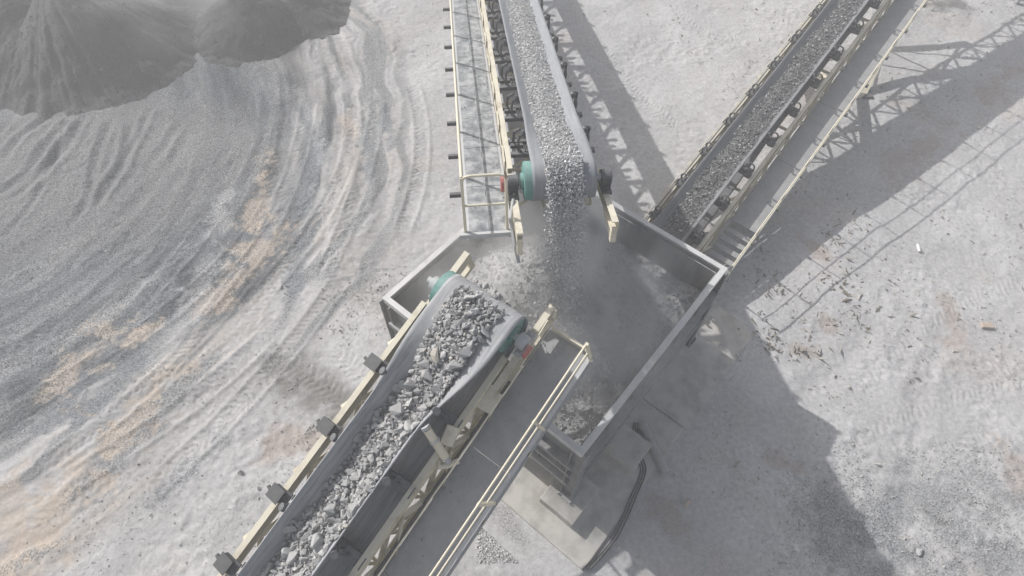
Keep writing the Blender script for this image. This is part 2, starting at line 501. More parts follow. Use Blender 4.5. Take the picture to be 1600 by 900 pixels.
DKB = np.array([0.17, 0.18, 0.19])
for a, b, wd in (((256, 452), (64, 672), 0.42), ((228, 560), (118, 660), 0.32), ((480, 372), (448, 468), 0.26), ((312, 368), (280, 392), 0.3),
                 ((344, 692), (256, 776), 0.26), ((570, 195), (580, 290), 0.22), ((475, 170), (505, 250), 0.25), ((420, 560), (470, 570), 0.3),
                 ((170, 680), (240, 670), 0.25), ((600, 160), (612, 230), 0.2), ((485, 240), (482, 330), 0.3)):
    capsule(a, b, wd, DKB * 1.12, 0.8, 0.9)
for a, b, wd in (((172, 520), (84, 612), 0.5), ((420, 372), (345, 470), 0.55), ((255, 585), (300, 570), 0.35), ((420, 245), (392, 350), 0.3),
                 ((540, 180), (545, 210), 0.28), ((224, 650), (190, 690), 0.45), ((112, 740), (60, 860), 0.75), ((250, 500), (190, 545), 0.2), ((20, 760), (10, 890), 0.7)):
    capsule(a, b, wd * 0.8, TAN, 0.5, ns=0.9)
for a, b, wd in (((352, 304), (332, 360), 0.32), ((330, 420), (250, 560), 0.4), ((350, 650), (300, 720), 0.5), ((500, 300), (520, 400), 0.35), ((540, 140), (590, 230), 0.3),
                 ((400, 640), (480, 640), 0.5), ((470, 140), (525, 300), 0.16)):
    capsule(a, b, wd, WHITE, 0.28)
capsule((465, 582), (550, 645), 0.7, DARK_TONE, 0.95, ns=0.3)  # darker grey-brown patches left of the rock conveyor
capsule((420, 560), (480, 585), 0.35, DARK_TONE, 0.4)
capsule((1455, 6), (1500, 8), 0.55, (0.17, 0.165, 0.16), 0.9, ns=0.25)  # shadow of something out of frame, painted into the ground colour
capsule((430, 700), (490, 690), 0.45, (0.40, 0.33, 0.29), 0.7)
for a, b, wd in (((1260, 385), (1290, 400), 0.3), ((1055, 630), (1075, 615), 0.25), ((1040, 790), (1055, 820), 0.35), ((1290, 500), (1300, 510), 0.2), ((1250, 545), (1260, 550), 0.2),
                 ((1400, 260), (1480, 200), 0.7), ((1540, 150), (1590, 110), 0.5), ((1010, 640), (1025, 655), 0.4), ((1480, 470), (1500, 540), 0.35), ((1565, 690), (1595, 760), 0.3), ((1210, 720), (1250, 740), 0.2)):
    capsule(a, b, wd, BROWN, 0.5)
for a, b, wd, k in (((1300, 800), (1380, 830), 0.75, 0.8), ((1320, 880), (1380, 890), 0.8, 0.75), ((1440, 770), (1530, 760), 0.6, 0.55), ((1480, 840), (1590, 870), 1.1, 0.65), ((1400, 900), (1600, 900), 0.8, 0.5), ((1120, 870), (1010, 780), 0.5, 0.2)):
    capsule(a, b, wd, (0.24, 0.245, 0.25), k, 1.0)
capsule((775, 800), (820, 850), 0.28, (0.30, 0.295, 0.285), 0.7, 1.0)
capsule((580, 480), (640, 520), 0.6, (0.40, 0.375, 0.35), 0.5)
# pad shade of spilled dust near hopper
big = fbm(Xf * 0.22, Yf * 0.22, 3, 7) - 0.5
Z += big * 0.25 + (n1 - 0.5) * 0.10 + (n2 - 0.5) * 0.035 + (n3 - 0.5) * 0.016 + (nr.random(len(Xf)) - 0.5) * 0.008
flatz = sstep(4.6, 3.6, np.hypot((Xf - 1.8), (Yf - 5.5)))
Z *= 1 - flatz
Z += lz * ((arcs - 0.5) * 0.055 + (fine - 0.5) * 0.028) * (1 - flatz)
Z += (left * (s_a - 0.5) * 0.035 + left * (s_b - 0.5) * 0.035) * (1 - flatz)
rough = sstep(0.5, 0.66, fbm(Xf * 0.9 + 4, Yf * 0.9 + 8, 4, 123))
Z += rough * (fbm(Xf * 6, Yf * 6, 3, 131) - 0.5) * 0.07 * (1 - flatz)


def rut(pts, wd, dp):
    idx, d, sgd, al, L = poly_sd(pts, wd * 4)
    fade = sstep(0, 0.7, al) * sstep(0, 0.9, L - al)
    u = d / wd; dp = dp * 0.52
    Z[idx] += (-dp * np.exp(-u * u * 1.6) + dp * 0.75 * np.exp(-((u - 1.7) ** 2) * 2.2)) * fade


for pts, wd, dp in (([(80, 176), (24, 224), (8, 262)], 0.14, 0.09), ([(116, 178), (72, 232), (36, 280), (-20, 310)], 0.16, 0.11), ([(134, 176), (96, 240), (8, 318)], 0.17, 0.12),
                    ([(176, 182), (152, 248), (136, 312), (100, 360)], 0.13, 0.08), ([(206, 190), (196, 250), (160, 304), (144, 335)], 0.15, 0.12), ([(236, 165), (220, 205), (198, 250)], 0.12, 0.09),
                    ([(288, 178), (264, 220), (236, 262)], 0.15, 0.06), ([(300, 200), (260, 260), (200, 330), (120, 400)], 0.2, 0.05), ([(20, 180), (-20, 230)], 0.15, 0.1),
                    ([(430, 160), (480, 230), (500, 330)], 0.2, 0.06), ([(520, 110), (585, 190), (605, 300), (585, 400)], 0.25, 0.07), ([(490, 130), (555, 220), (570, 330)], 0.2, 0.06),
                    ([(110, 190), (60, 300), (0, 370)], 0.1, 0.05), ([(330, 200), (300, 300), (230, 400), (100, 500), (0, 560)], 0.22, 0.04),
                    ([(1360, 880), (1420, 760), (1440, 600), (1500, 480)], 0.25, 0.03), ([(1250, 620), (1330, 560), (1380, 480)], 0.25, 0.03), ([(300, 330), (230, 430), (120, 520)], 0.25, 0.05)):
    rut(pts, wd, dp)


def tread(pts, wd, pitch=0.17, dp=0.018, world=False):
    idx, d, sgd, al, L = poly_sd(pts, wd, world)
    u = np.abs(sgd) / (wd * 0.5)
    wob = (n2[idx] - 0.5) * 0.25
    ph = (al + np.abs(sgd) * 0.55 * np.where(sgd > 0, 1, 1) + (sgd > 0) * pitch * 0.5 + wob) / pitch
    lug = sstep(0.2, 0.45, np.abs((ph % 1) - 0.5) * 2)
    keep = sstep(1.1, 0.85, u) * sstep(0, 0.4, al) * sstep(0, 0.4, L - al) * sstep(0.32, 0.5, n1[idx] + 0.1)
    Z[idx] += (lug - 0.75) * dp * keep


for pts, wd in (([(425, 235), (405, 330), (370, 420), (310, 520), (220, 610)], 0.55), ([(470, 300), (450, 400), (380, 500), (290, 590)], 0.5), ([(135, 180), (100, 250), (40, 310), (-30, 350)], 0.55),
                ([(262, 785), (215, 880)], 0.3), ([(430, 560), (490, 590), (560, 650)], 0.6), ([(520, 540), (560, 580), (590, 600)], 0.5), ([(60, 700), (140, 640), (260, 590)], 0.55), ([(20, 860), (120, 770), (230, 700)], 0.55),
                ([(160, 200), (140, 270), (90, 340), (0, 400)], 0.5), ([(640, 90), (700, 60)], 0.5), ([(300, 680), (270, 740), (180, 840)], 0.5), ([(520, 250), (540, 350), (500, 450)], 0.5),
                ([(1480, 800), (1530, 660), (1560, 520)], 0.5), ([(100, 470), (30, 540)], 0.5)):
    tread(pts, wd)

for r0, t0, t1, wd in ((10.4, -34, -12, 0.5), (11.3, -50, -8, 0.5), (12.0, -30, 14, 0.5), (12.6, -52, -20, 0.45), (13.1, -24, 16, 0.5), (13.7, -50, -26, 0.5), (14.2, -20, 12, 0.45), (14.9, -44, -18, 0.5), (15.4, -12, 14, 0.45)):
    tt_ = np.radians(np.linspace(t0, t1, 9))
    jj = 0.25 * np.sin(tt_ * 5 + r0 * 3)
    tread(np.stack([cx + (r0 + jj) * np.cos(tt_), cy + (r0 + jj) * np.sin(tt_)], 1), wd, 0.15, 0.022, True)
    for sd_ in (-1, 1):
        idx, d, sgd, al, L = poly_sd(np.stack([cx + (r0 + jj + sd_ * wd * 0.55) * np.cos(tt_), cy + (r0 + jj + sd_ * wd * 0.55) * np.sin(tt_)], 1), 0.3, True)
        Z[idx] += 0.028 * np.exp(-(d / 0.06) ** 2) * sstep(0, 0.8, al) * sstep(0, 0.8, L - al)
for pts in ([(1180, 640), (1260, 720), (1330, 840)], [(1330, 620), (1400, 540), (1500, 470), (1600, 430)], [(1300, 700), (1420, 640), (1540, 600), (1620, 590)], [(1120, 620), (1150, 720), (1140, 850)], [(930, 60), (990, 140), (1060, 200)], [(1050, 20), (1120, 60), (1180, 40)]):
    tread(pts, 0.5, 0.16, 0.022)
nx, ny = len(GX), len(GY)
ii = np.arange(nx * ny).reshape(ny, nx)
F = np.stack([ii[:-1, :-1], ii[:-1, 1:], ii[1:, 1:], ii[1:, :-1]], -1).reshape(-1, 4)
farm = np.maximum(sstep(22, 26, np.abs(Xf)), np.maximum(sstep(1, -2, Yf), sstep(24, 27, Yf)))
Z *= 1 - farm

gm = bpy.data.materials.new("quarry_floor"); gm.use_nodes = True
nt = gm.node_tree; N = nt.nodes; L = nt.links; bs = N["Principled BSDF"]
bs.inputs["Roughness"].default_value = 0.95; bs.inputs["Specular IOR Level"].default_value = 0.1
ac = N.new("ShaderNodeAttribute"); ac.attribute_name = "soil"
ag = N.new("ShaderNodeAttribute"); ag.attribute_name = "grit"
tc = N.new("ShaderNodeTexCoord")
sp = N.new("ShaderNodeTexNoise"); sp.inputs["Scale"].default_value = 26; sp.inputs["Detail"].default_value = 4; sp.inputs["Roughness"].default_value = 0.75
L.new(tc.outputs["Object"], sp.inputs["Vector"])
a1 = N.new("ShaderNodeMapRange"); a1.inputs[1].default_value = 0.34; a1.inputs[2].default_value = 0.66; a1.inputs[3].default_value = 0.2; a1.inputs[4].default_value = 1.95
L.new(sp.outputs[0], a1.inputs[0])
s2 = N.new("ShaderNodeTexNoise"); s2.inputs["Scale"].default_value = 9; s2.inputs["Detail"].default_value = 6; s2.inputs["Roughness"].default_value = 0.7
L.new(tc.outputs["Object"], s2.inputs["Vector"])
a2 = N.new("ShaderNodeMapRange"); a2.inputs[1].default_value = 0.3; a2.inputs[2].default_value = 0.7; a2.inputs[3].default_value = 0.78; a2.inputs[4].default_value = 1.17
L.new(s2.outputs[0], a2.inputs[0])
mx = N.new("ShaderNodeMix"); mx.data_type = 'FLOAT'
L.new(ag.outputs["Fac"], mx.inputs[0]); L.new(a2.outputs[0], mx.inputs[2]); L.new(a1.outputs[0], mx.inputs[3])
ml = N.new("ShaderNodeMix"); ml.data_type = 'RGBA'; ml.blend_type = 'MULTIPLY'; ml.inputs[0].default_value = 1.0
L.new(ac.outputs["Color"], ml.inputs[6]); L.new(mx.outputs[0], ml.inputs[7])
L.new(ml.outputs[2], bs.inputs["Base Color"])
bn = N.new("ShaderNodeTexNoise"); bn.inputs["Scale"].default_value = 20; bn.inputs["Detail"].default_value = 6; bn.inputs["Roughness"].default_value = 0.7
L.new(tc.outputs["Object"], bn.inputs["Vector"])
bu = N.new("ShaderNodeBump"); bu.inputs["Strength"].default_value = 0.55; bu.inputs["Distance"].default_value = 0.03
L.new(bn.outputs[0], bu.inputs["Height"]); L.new(bu.outputs[0], bs.inputs["Normal"])
ground = np_mesh("ground", np.stack([Xf, Yf, Z], 1), F, gm, smooth=True,
                 attrs={"soil": ('FLOAT_COLOR', np.concatenate([C, np.ones((len(C), 1))], 1)), "grit": ('FLOAT', G)})
tag(ground, kind="structure")


def gz(x, y):
    """ground height at points (nearest grid value)"""
    ix = np.clip(np.searchsorted(GX, x), 0, nx - 1); iy = np.clip(np.searchsorted(GY, y), 0, ny - 1)
    return Z[iy * nx + ix]


# ------------------------------------------------------------------ stockpile
sx = np.arange(-22, -5, 0.05); sy = np.arange(14, 26.5, 0.05)
SX, SY = np.meshgrid(sx, sy); sxf, syf = SX.ravel(), SY.ravel()
ed = (fbm(sxf * 0.9, syf * 0.9, 4, 201) - 0.5) * 0.7
hgt = np.full(len(sxf), -0.4)
for lx, ly, lr, sl, top in ((-15.1, 18.9, 3.6, 0.74, 2.6), (-17.6, 19.8, 4.2, 0.7, 3.0), (-14.6, 23.2, 3.0, 0.72, 2.2), (-9.95, 20.4, 2.3, 0.8, 1.8), (-9.9, 23.2, 2.6, 0.7, 1.8), (-8.35, 21.4, 1.9, 0.62, 1.1), (-8.3, 23.6, 2.0, 0.6, 1.1)):
    d = np.hypot(sxf - lx, syf - ly) + ed * 0.8
    e_ = (lr - d) * sl
    e_ = (np.sqrt(e_ * e_ + 0.03) + e_) / 2 - 0.045 - 0.35 * np.clip(-e_, 0, 3)      # toe that runs out
    hgt = np.maximum(hgt, np.minimum(e_, top + 0.12 * (lr - d)))
ang_ = np.arctan2(syf - 19.3, sxf + 15.8)
hgt += (fbm(ang_ * 14, np.hypot(sxf + 15.8, syf - 19.3) * 0.5, 3, 207) - 0.5) * 0.22
hgt += (fbm(sxf * 3, syf * 3, 4, 211) - 0.5) * 0.09 + (nr.random(len(sxf)) - 0.5) * 0.02
k2 = len(sx)
ii = np.arange(len(sxf)).reshape(len(sy), k2)
F = np.stack([ii[:-1, :-1], ii[:-1, 1:], ii[1:, 1:], ii[1:, :-1]], -1).reshape(-1, 4)
keep = (hgt + 0.25)[F].max(1) > 0
pile = np_mesh("gravel_stockpile", np.stack([sxf, syf, hgt], 1), F[keep], M['pile'], smooth=True)
tag(pile, "dark grey crushed gravel stockpile with steep shaded faces", "stockpile")

n = 15000
k_ = nr.integers(0, len(sxf), 60000); k_ = k_[hgt[k_] > -0.05][:n]
Pq = np.stack([sxf[k_] + nr.normal(0, .03, len(k_)), syf[k_] + nr.normal(0, .03, len(k_)), hgt[k_]], 1)
S = np.clip(nr.lognormal(math.log(0.024), 0.4, len(k_)), 0.012, 0.08)
V, F = stones(Pq, S, CHIPS)
np_mesh("loose_stone", V, F, M['gravel_pile'], pile)

# ------------------------------------------------------------------ concrete
HA, HB, HC, HD = (np.array(q) for q in ((-2.62, 6.411), (0.652, 10.441), (4.528, 7.296), (1.264, 3.265)))
u1 = (HD - HA) / np.linalg.norm(HD - HA)      # A -> D
v1 = (HB - HA) / np.linalg.norm(HB - HA)      # A -> B
PADZ, BLKZ = 0.06, 0.36
P_bl = at(775, 783)[:2]; P_br = at(911, 893)[:2]
b = MB()
pc = [P_br, P_br + v1 * 3.9, P_br + v1 * 3.9 - u1 * 3.4, P_br - u1 * 3.4]
b.prism([(q[0], q[1], 0) for q in pc], (0, 0, -0.3), (0, 0, PADZ))
pad = b.build("concrete_pad", M['conc'], bevel=0.02); tag(pad, kind="structure")
b = MB()
pc = [P_br + v1 * 3.95 + u1 * 0.1, P_br + v1 * 7.4 + u1 * 0.1, P_br + v1 * 7.4 - u1 * 3.2, P_br + v1 * 3.95 - u1 * 3.2]
b.prism([(q[0], q[1], 0) for q in pc], (0, 0, -0.3), (0, 0, 0.03))
pad2 = b.build("concrete_apron", M['conc'], bevel=0.02); tag(pad2, kind="structure")


def block(c, lu, lv, h, label):
    q = [c - u1 * lu / 2 - v1 * lv / 2, c + u1 * lu / 2 - v1 * lv / 2, c + u1 * lu / 2 + v1 * lv / 2, c - u1 * lu / 2 + v1 * lv / 2]
    bb = MB().prism([(p[0], p[1], 0) for p in q], (0, 0, -0.02), (0, 0, h))
    o = bb.build("foundation_block", M['conc'], bevel=0.015)
    return tag(o, label, "concrete block", "footings under the hopper")


D_leg = HD - u1 * 0.08 + v1 * 0.08
block(np.array([1.30, 3.34]), 0.85, 0.98, BLKZ, "low concrete footing under the nearest hopper leg, one corner in sunlight")
block(HD + v1 * 1.75 + u1 * 0.30, 0.9, 0.75, BLKZ - 0.06, "shaded concrete footing beside the grey pipe under the long hopper wall")
block(HA + u1 * 0.5 + v1 * 0.1, 0.9, 0.9, BLKZ, "concrete footing under the far left hopper leg behind the rock conveyor")

# ------------------------------------------------------------------ hopper
ZR = 3.05
hop = empty("feed_hopper", loc=(0, 0, 0))
tag(hop, "square grey steel feed hopper with pale flat rim receiving stone", "hopper")


def p3(q, z): return (q[0], q[1], z)


def inset(q, d):   # towards the centre along both axes
    c = (HA + HC) / 2
    s = np.sign((c - q) @ u1), np.sign((c - q) @ v1)
    return q + u1 * s[0] * d + v1 * s[1] * d


corners = [HA, HB, HC, HD]
ZB = 1.15
for i in range(4):
    a, c_ = corners[i], corners[(i + 1) % 4]
    ai, ci = inset(a, 0.10), inset(c_, 0.10)
    d = (ci - ai) / np.linalg.norm(ci - ai)
    nrm = np.array([d[1], -d[0]])
    if nrm @ ((HA + HC) / 2 - ai) > 0: nrm = -nrm
    # outer plate
    b = MB().beam(p3(ai, (ZR + ZB) / 2 - 0.03), p3(ci, (ZR + ZB) / 2 - 0.03), 0.02, ZR - ZB - 0.06)
    wl = b.build("wall_panel", M['hop'], hop)
    # liner inside
    li, lc = ai - nrm * 0.04 + d * 0.05, ci - nrm * 0.04 - d * 0.05
    MB().beam(p3(li, (ZR + ZB) / 2 - 0.06), p3(lc, (ZR + ZB) / 2 - 0.06), 0.03, ZR - ZB - 0.16).build("liner", M['liner'], wl)
    # ribs: horizontal walers and vertical stiffeners standing out from the plate
    for z, dep in ((2.28, 0.17), (1.72, 0.12), (ZB + 0.06, 0.15)):
        b = MB()
        o0, o1 = ai + nrm * (dep / 2 + 0.012), ci + nrm * (dep / 2 + 0.012)
        b.box(np.append((o0 + o1) / 2, z), (dep, np.linalg.norm(o1 - o0), 0.02), np.array([[nrm[0], d[0], 0], [nrm[1], d[1], 0], [0, 0, 1]]))
        e0, e1 = ai + nrm * (dep + 0.018), ci + nrm * (dep + 0.018)
        b.beam(p3(e0, z - 0.05), p3(e1, z - 0.05), 0.012, 0.12)
        b.build("rib", M['hop'], wl)
    for k in range(1, 6):
        q = ai + (ci - ai) * k / 6 + nrm * 0.055
        MB().box(p3(q, (ZR + ZB) / 2 - 0.05), (0.085, 0.014, ZR - ZB - 0.2), np.array([[nrm[0], d[0], 0], [nrm[1], d[1], 0], [0, 0, 1]])).build("stiffener", M['hop'], wl)
    # rim: flat pale top flange
    rimw = 0.115
    a0, c0 = a + (inset(a, rimw) - a) * 0, c_
    inner_a, inner_c = inset(a, rimw), inset(c_, rimw)
    b = MB().prism([p3(a, 0), p3(c_, 0), p3(inner_c, 0), p3(inner_a, 0)], (0, 0, ZR - 0.03), (0, 0, ZR + 0.02))
    lip = nrm * -0.01
    b.beam(p3(a + lip * 1 + d * 0.02, ZR - 0.09), p3(c_ + lip - d * 0.02, ZR - 0.09), 0.015, 0.11)
    b.build("rim", M['rim'], hop)
    # leg
    q = inset(a, 0.06)
    zf = BLKZ if i in (0, 3) else 0.0
    b = MB().beam(p3(q, zf), p3(q, ZR - 0.15), 0.03, 0.26, (u1[0], u1[1], 0))
    for s in (-1, 1):
        b.beam(p3(q + u1 * s * 0.13, zf), p3(q + u1 * s * 0.13, ZR - 0.15), 0.22, 0.02, (u1[0], u1[1], 0))
    b.box(p3(q, zf + 0.015), (0.36, 0.36, 0.03), np.array([[u1[0], v1[0], 0], [u1[1], v1[1], 0], [0, 0, 1]]))
    lg = b.build("leg", M['hop'], hop)
    for s in (-1, 1):
        for t in (-1, 1):
            MB().tube(p3(q + u1 * s * 0.15 + v1 * t * 0.15, zf + 0.03), p3(q + u1 * s * 0.15 + v1 * t * 0.15, zf + 0.09), 0.02, 6).build("anchor_bolt", M['galv'], lg)
# sloping bottom
cen = (HA + HC) / 2
b = MB()
ci4 = [inset(q, 0.12) for q in corners]
out4 = [cen + (q - cen) * 0.3 for q in ci4]
for i in range(4):
    j = (i + 1) % 4
    b.prism([p3(ci4[i], ZB - 0.02), p3(ci4[j], ZB - 0.02), p3(out4[j], 0.72), p3(out4[i], 0.72)], (0, 0, -0.02), (0, 0, 0))
b.build("hopper_bottom", M['hop'], hop)

# bed of stone in the hopper
g1 = np.linspace(0, 1, 120)
U_, V_ = np.meshgrid(g1, g1)
LU, LV = np.linalg.norm(HD - HA), np.linalg.norm(HB - HA)
uu, vv_ = U_.ravel() * (LU - 0.3) + 0.15, V_.ravel() * (LV - 0.3) + 0.15
bx = HA[0] + u1[0] * uu + v1[0] * vv_; by = HA[1] + u1[1] * uu + v1[1] * vv_


def bedz(x, y):
    z = 1.95 + (fbm(x * 0.7, y * 0.7, 3, 301) - 0.5) * 0.5
    for px, py, hh, ww in ((0.95, 7.1, 0.75, 1.5), (0.3, 6.7, 0.7, 1.2), (-0.6, 7.4, 0.35, 1.3), (2.2, 6.2, 0.35, 1.6), (1.8, 5.0, 0.25, 1.2)):
        z = z + hh * np.exp(-((x - px) ** 2 + (y - py) ** 2) / ww ** 2)
    return z + (fbm(x * 4, y * 4, 3, 311) - 0.5) * 0.16


bz = bedz(bx, by) + (nr.random(len(bx)) - 0.5) * 0.03
ii = np.arange(len(bx)).reshape(120, 120)
F = np.stack([ii[:-1, :-1], ii[:-1, 1:], ii[1:, 1:], ii[1:, :-1]], -1).reshape(-1, 4)
bed = np_mesh("rubble_bed", np.stack([bx, by, bz], 1), F, M['bedfine'], smooth=True)
tag(bed, "dusty heap of broken stone filling the steel hopper", "rubble", kind="stuff")
n = 5200
su, sv = nr.random(n) * (LU - 0.4) + 0.2, nr.random(n) * (LV - 0.4) + 0.2
px, py = HA[0] + u1[0] * su + v1[0] * sv, HA[1] + u1[1] * su + v1[1] * sv
S = np.clip(nr.lognormal(math.log(0.038), 0.45, n), 0.018, 0.13)
V, F = stones(np.stack([px, py, bedz(px, py) + S * 0.15], 1), S, CHIPS)
np_mesh("loose_stone", V, F, M['gravel_bed'], bed)


# ------------------------------------------------------------------ conveyors
class Conv:
    def __init__(s, name, O, az, inc, label):
        a, i = R(az), R(inc)
        s.O = np.array(O, float)
        s.Y = np.array([math.cos(a) * math.cos(i), math.sin(a) * math.cos(i), math.sin(i)])
        s.X = np.array([math.sin(a), -math.cos(a), 0.0])
        s.Z = np.cross(s.X, s.Y)
        mm = Matrix.Identity(4)
        for k in range(3):
            mm[k][0], mm[k][1], mm[k][2], mm[k][3] = s.X[k], s.Y[k], s.Z[k], s.O[k]
        s.root = empty(name, mm)
        tag(s.root, label, "conveyor")

    def w(s, P):
        P = np.asarray(P, float)
        return s.O + P[..., 0:1] * s.X + P[..., 1:2] * s.Y + P[..., 2:3] * s.Z


def trough(W, c, th0, t, npt=21):
    """cross-section of the belt: arc positions -> (x, z); t = how much troughed"""
    s = np.linspace(-W / 2, W / 2, npt); th = th0 * t
    a = np.abs(s); wing = np.clip(a - c / 2, 0, None)
    # soft corner
    x = np.where(a < c / 2, a, c / 2 + wing * math.cos(th)) * np.sign(s)
    k = 0.05
    wz = (np.sqrt((a - c / 2) ** 2 + k * k) + (a - c / 2)) / 2 - k / 2 * 0
    z = wz * math.sin(th) - (W / 2 - c / 2) * math.sin(th)
    return x, z


def make_belt(cv, W, c, th0, y0, y1, trans, Rp, mt, tail=None, ret=-0.75, drift=0.0, tail_ret=None):
    """carrying strand y0..y1 (flat over the last `trans`), round the head pulley, return strand below"""
    rows = []
    ys = np.concatenate([np.linspace(y0, y1 - trans, max(2, int((y1 - trans - y0) / 0.4))), np.linspace(y1 - trans, y1, 14)[1:]])
    for y in ys:
        t = float(sstep(0, 1, np.array((y1 - y) / trans)))
        if tail: t *= float(sstep(0, 1, np.array((y - y0) / tail)))
        x, z = trough(W, c, R(th0), t)
        x = x + drift * (1 - t)
        rows.append(np.stack([x, np.full_like(x, y), z], 1))
    x = np.linspace(-W / 2, W / 2, 21) + drift
    for an in np.linspace(0, math.pi, 25)[1:]:
        rows.append(np.stack([x, np.full_like(x, y1 + math.sin(an) * Rp), np.full_like(x, -Rp + math.cos(an) * Rp)], 1))
    for y, z in ((y1 - 0.9, (-2 * Rp + ret) / 2), (y1 - 1.8, ret), (y0, ret)):
        rows.append(np.stack([x, np.full_like(x, y), np.full_like(x, z)], 1))
    if tail_ret is not None:
        rows = rows[:-1] + [np.stack([x, np.full_like(x, yy), np.full_like(x, zz)], 1) for yy, zz in ((y0 + 6.5, ret), (y0 + 5.0, tail_ret), (y0, tail_ret))]
    V = np.vstack(rows); nrw = len(rows)
    ii = np.arange(len(V)).reshape(nrw, 21)
    F = np.stack([ii[:-1, :-1], ii[:-1, 1:], ii[1:, 1:], ii[1:, :-1]], -1).reshape(-1, 4)
    o = np_mesh("belt", V, F, mt, cv.root, smooth=True)
    so_ = o.modifiers.new("thick", 'SOLIDIFY'); so_.thickness = 0.022; so_.offset = -1
    return o


def make_idler(cv, W, c, th0, y, hw, zb, mat_r, ring=True):
    """one troughing idler set: cross beam, end brackets, three rollers"""
    wing = W / 2 - c / 2; th = R(th0)
    base = -wing * math.sin(th) - 0.10
    b = MB().beam((-hw, y, zb), (hw, y, zb), 0.09, 0.07)
    for s in (-1, 1):
        b.beam((s * c / 2, y, zb), (s * c / 2, y, base), 0.05, 0.02)
        # curved end bracket
        ex, ez = s * (c / 2 + wing * math.cos(th) + 0.06), -0.02
        pts = []
        for k in range(9):
            t = k / 8
            pts.append((s * (abs(ex) + 0.085 * math.sin(math.pi * t)) - s * 0.0, y + 0.0, zb + (ez - zb) * t))
        b.path(pts, 0.024, 6)
        b.beam((s * (abs(ex) - 0.02), y, zb), (s * (abs(ex) - 0.1), y, base + 0.1), 0.04, 0.015)
        b.box((s * (abs(ex) + 0.02), y, zb + 0.03), (0.2, 0.16, 0.05))
    o = b.build("idler_frame", mat_r, cv.root)
    r = 0.062
    MB().tube((-c / 2 + 0.01, y, base + 0.02), (c / 2 - 0.01, y, base + 0.02), r, 12).build("roller", mat_r, o, smooth=False)
    for s in (-1, 1):
        x0, x1 = s * (c / 2 + 0.02), s * (c / 2 + (wing + 0.05) * math.cos(th))
        off = 0.085
        nx_, nz_ = s * math.sin(th) * off, -math.cos(th) * off
        z0 = -wing * math.sin(th); z1 = z0 + (wing + 0.05) * math.sin(th)
        MB().tube((x0 + nx_, y, z0 + nz_), (x1 + nx_, y, z1 + nz_), r, 12).build("roller", mat_r, o)
    return o


def repeat_y(proto, ys):
    y0 = ys[0]
    for y in ys[1:]:
        c_ = copy_tree(proto, proto.parent)
        c_.location = (0, y - y0, 0)


def truss_side(b, x, zt, zb, y0, y1, pitch, wd=0.07):
    """bottom chord, posts and diagonals below a stringer"""
    b.angle((x, y0, zb), (x, y1, zb), wd * 1.2)
    n_ = max(1, int(round((y1 - y0) / pitch)))
    for i in range(n_):
        ya, yb = y0 + (y1 - y0) * i / n_, y0 + (y1 - y0) * (i + 1) / n_
        b.angle((x, ya, zb), (x, (ya + yb) / 2, zt), wd)
        b.angle((x, (ya + yb) / 2, zt), (x, yb, zb), wd)
        b.angle((x, (ya + yb) / 2, zb), (x, (ya + yb) / 2, zt), wd * 0.7)


def cross_bracing(b, xa, xb, z, y0, y1, pitch, wd=0.06):
    n_ = max(1, int(round((y1 - y0) / pitch)))
    for i in range(n_):
        ya, yb = y0 + (y1 - y0) * i / n_, y0 + (y1 - y0) * (i + 1) / n_
        b.angle((xa, ya, z), (xb, ya, z), wd)
        b.angle((xa, ya, z - 0.02), (xb, yb, z - 0.02), wd)


def drum(cv, y, z, rad, half, mt, name="head_pulley", shaft=0.35, xo=0.0):
    b = MB().tube((-half + xo, y, z), (half + xo, y, z), rad, 40)
    o = b.build(name, mt, cv.root, smooth=False)
    for s in (-1, 1):
        b = MB().tube((xo + s * half, y, z), (xo + s * (half + 0.012), y, z), rad * 0.93, 32)
        b.tube((xo + s * (half + 0.008), y, z), (xo + s * (half + 0.06), y, z), rad * 0.42, 24)
        b.build("end_disc", mt, o)
    MB().tube((xo - half - shaft, y, z), (xo + half + shaft, y, z), 0.06, 14).build("shaft", M['galv'], o)
    return o


def bearing(cv, x, y, z, mt):
    b = MB().box((x, y, z - 0.14), (0.16, 0.46, 0.06))
    b.box((x, y, z - 0.04), (0.15, 0.24, 0.16))
    b.tube((x - 0.085, y, z + 0.03), (x + 0.085, y, z + 0.03), 0.13, 18)
    for s in (-1, 1):
        b.tube((x, y + s * 0.18, z - 0.12), (x, y + s * 0.18, z - 0.05), 0.025, 8)
    return b.build("bearing_housing", mt, cv.root, bevel=0.01)


def load_surface(xl, xr, zl, zr, crown):
    def f(x):
        t = np.clip((x - xl) / (xr - xl), 0, 1)
        return zl + (zr - zl) * t + crown * 4 * t * (1 - t)
    return f


# ---- conveyor A: the lower left one carrying big rock -------------------
O2 = np.array([-0.7064, 4.9563, 5.2846]) + 0.09 * np.array([math.sin(R(54)), -math.cos(R(54)), 0])
c2 = Conv("belt_conveyor", O2, 54, 18, "conveyor carrying coarse broken rock up to the hopper, with two pale rails along its walkway")
W2, cc2, th2 = 1.38, 0.40, 58
Y0 = -13.0
make_belt(c2, W2, cc2, th2, Y0, 0.0, 2.1, 0.35, M['belt_dust'], ret=-0.74, drift=0.10)
drum(c2, 0.0, -0.352, 0.336, 0.72, M['teal'], shaft=0.30)
for x in (-0.85, 0.93): bearing(c2, x, 0.0, -0.42, M['galv'])
XL, XR_ = -0.86, 0.80
for x, side, zz in ((XL, 1, -0.50), (XR_, -1, -0.60)):
    b = MB()
    b.channel((x, Y0, zz), (x, -0.35, zz), 0.10, 0.22, 0.014, side)
    b.build("stringer", M['cream'], c2.root)
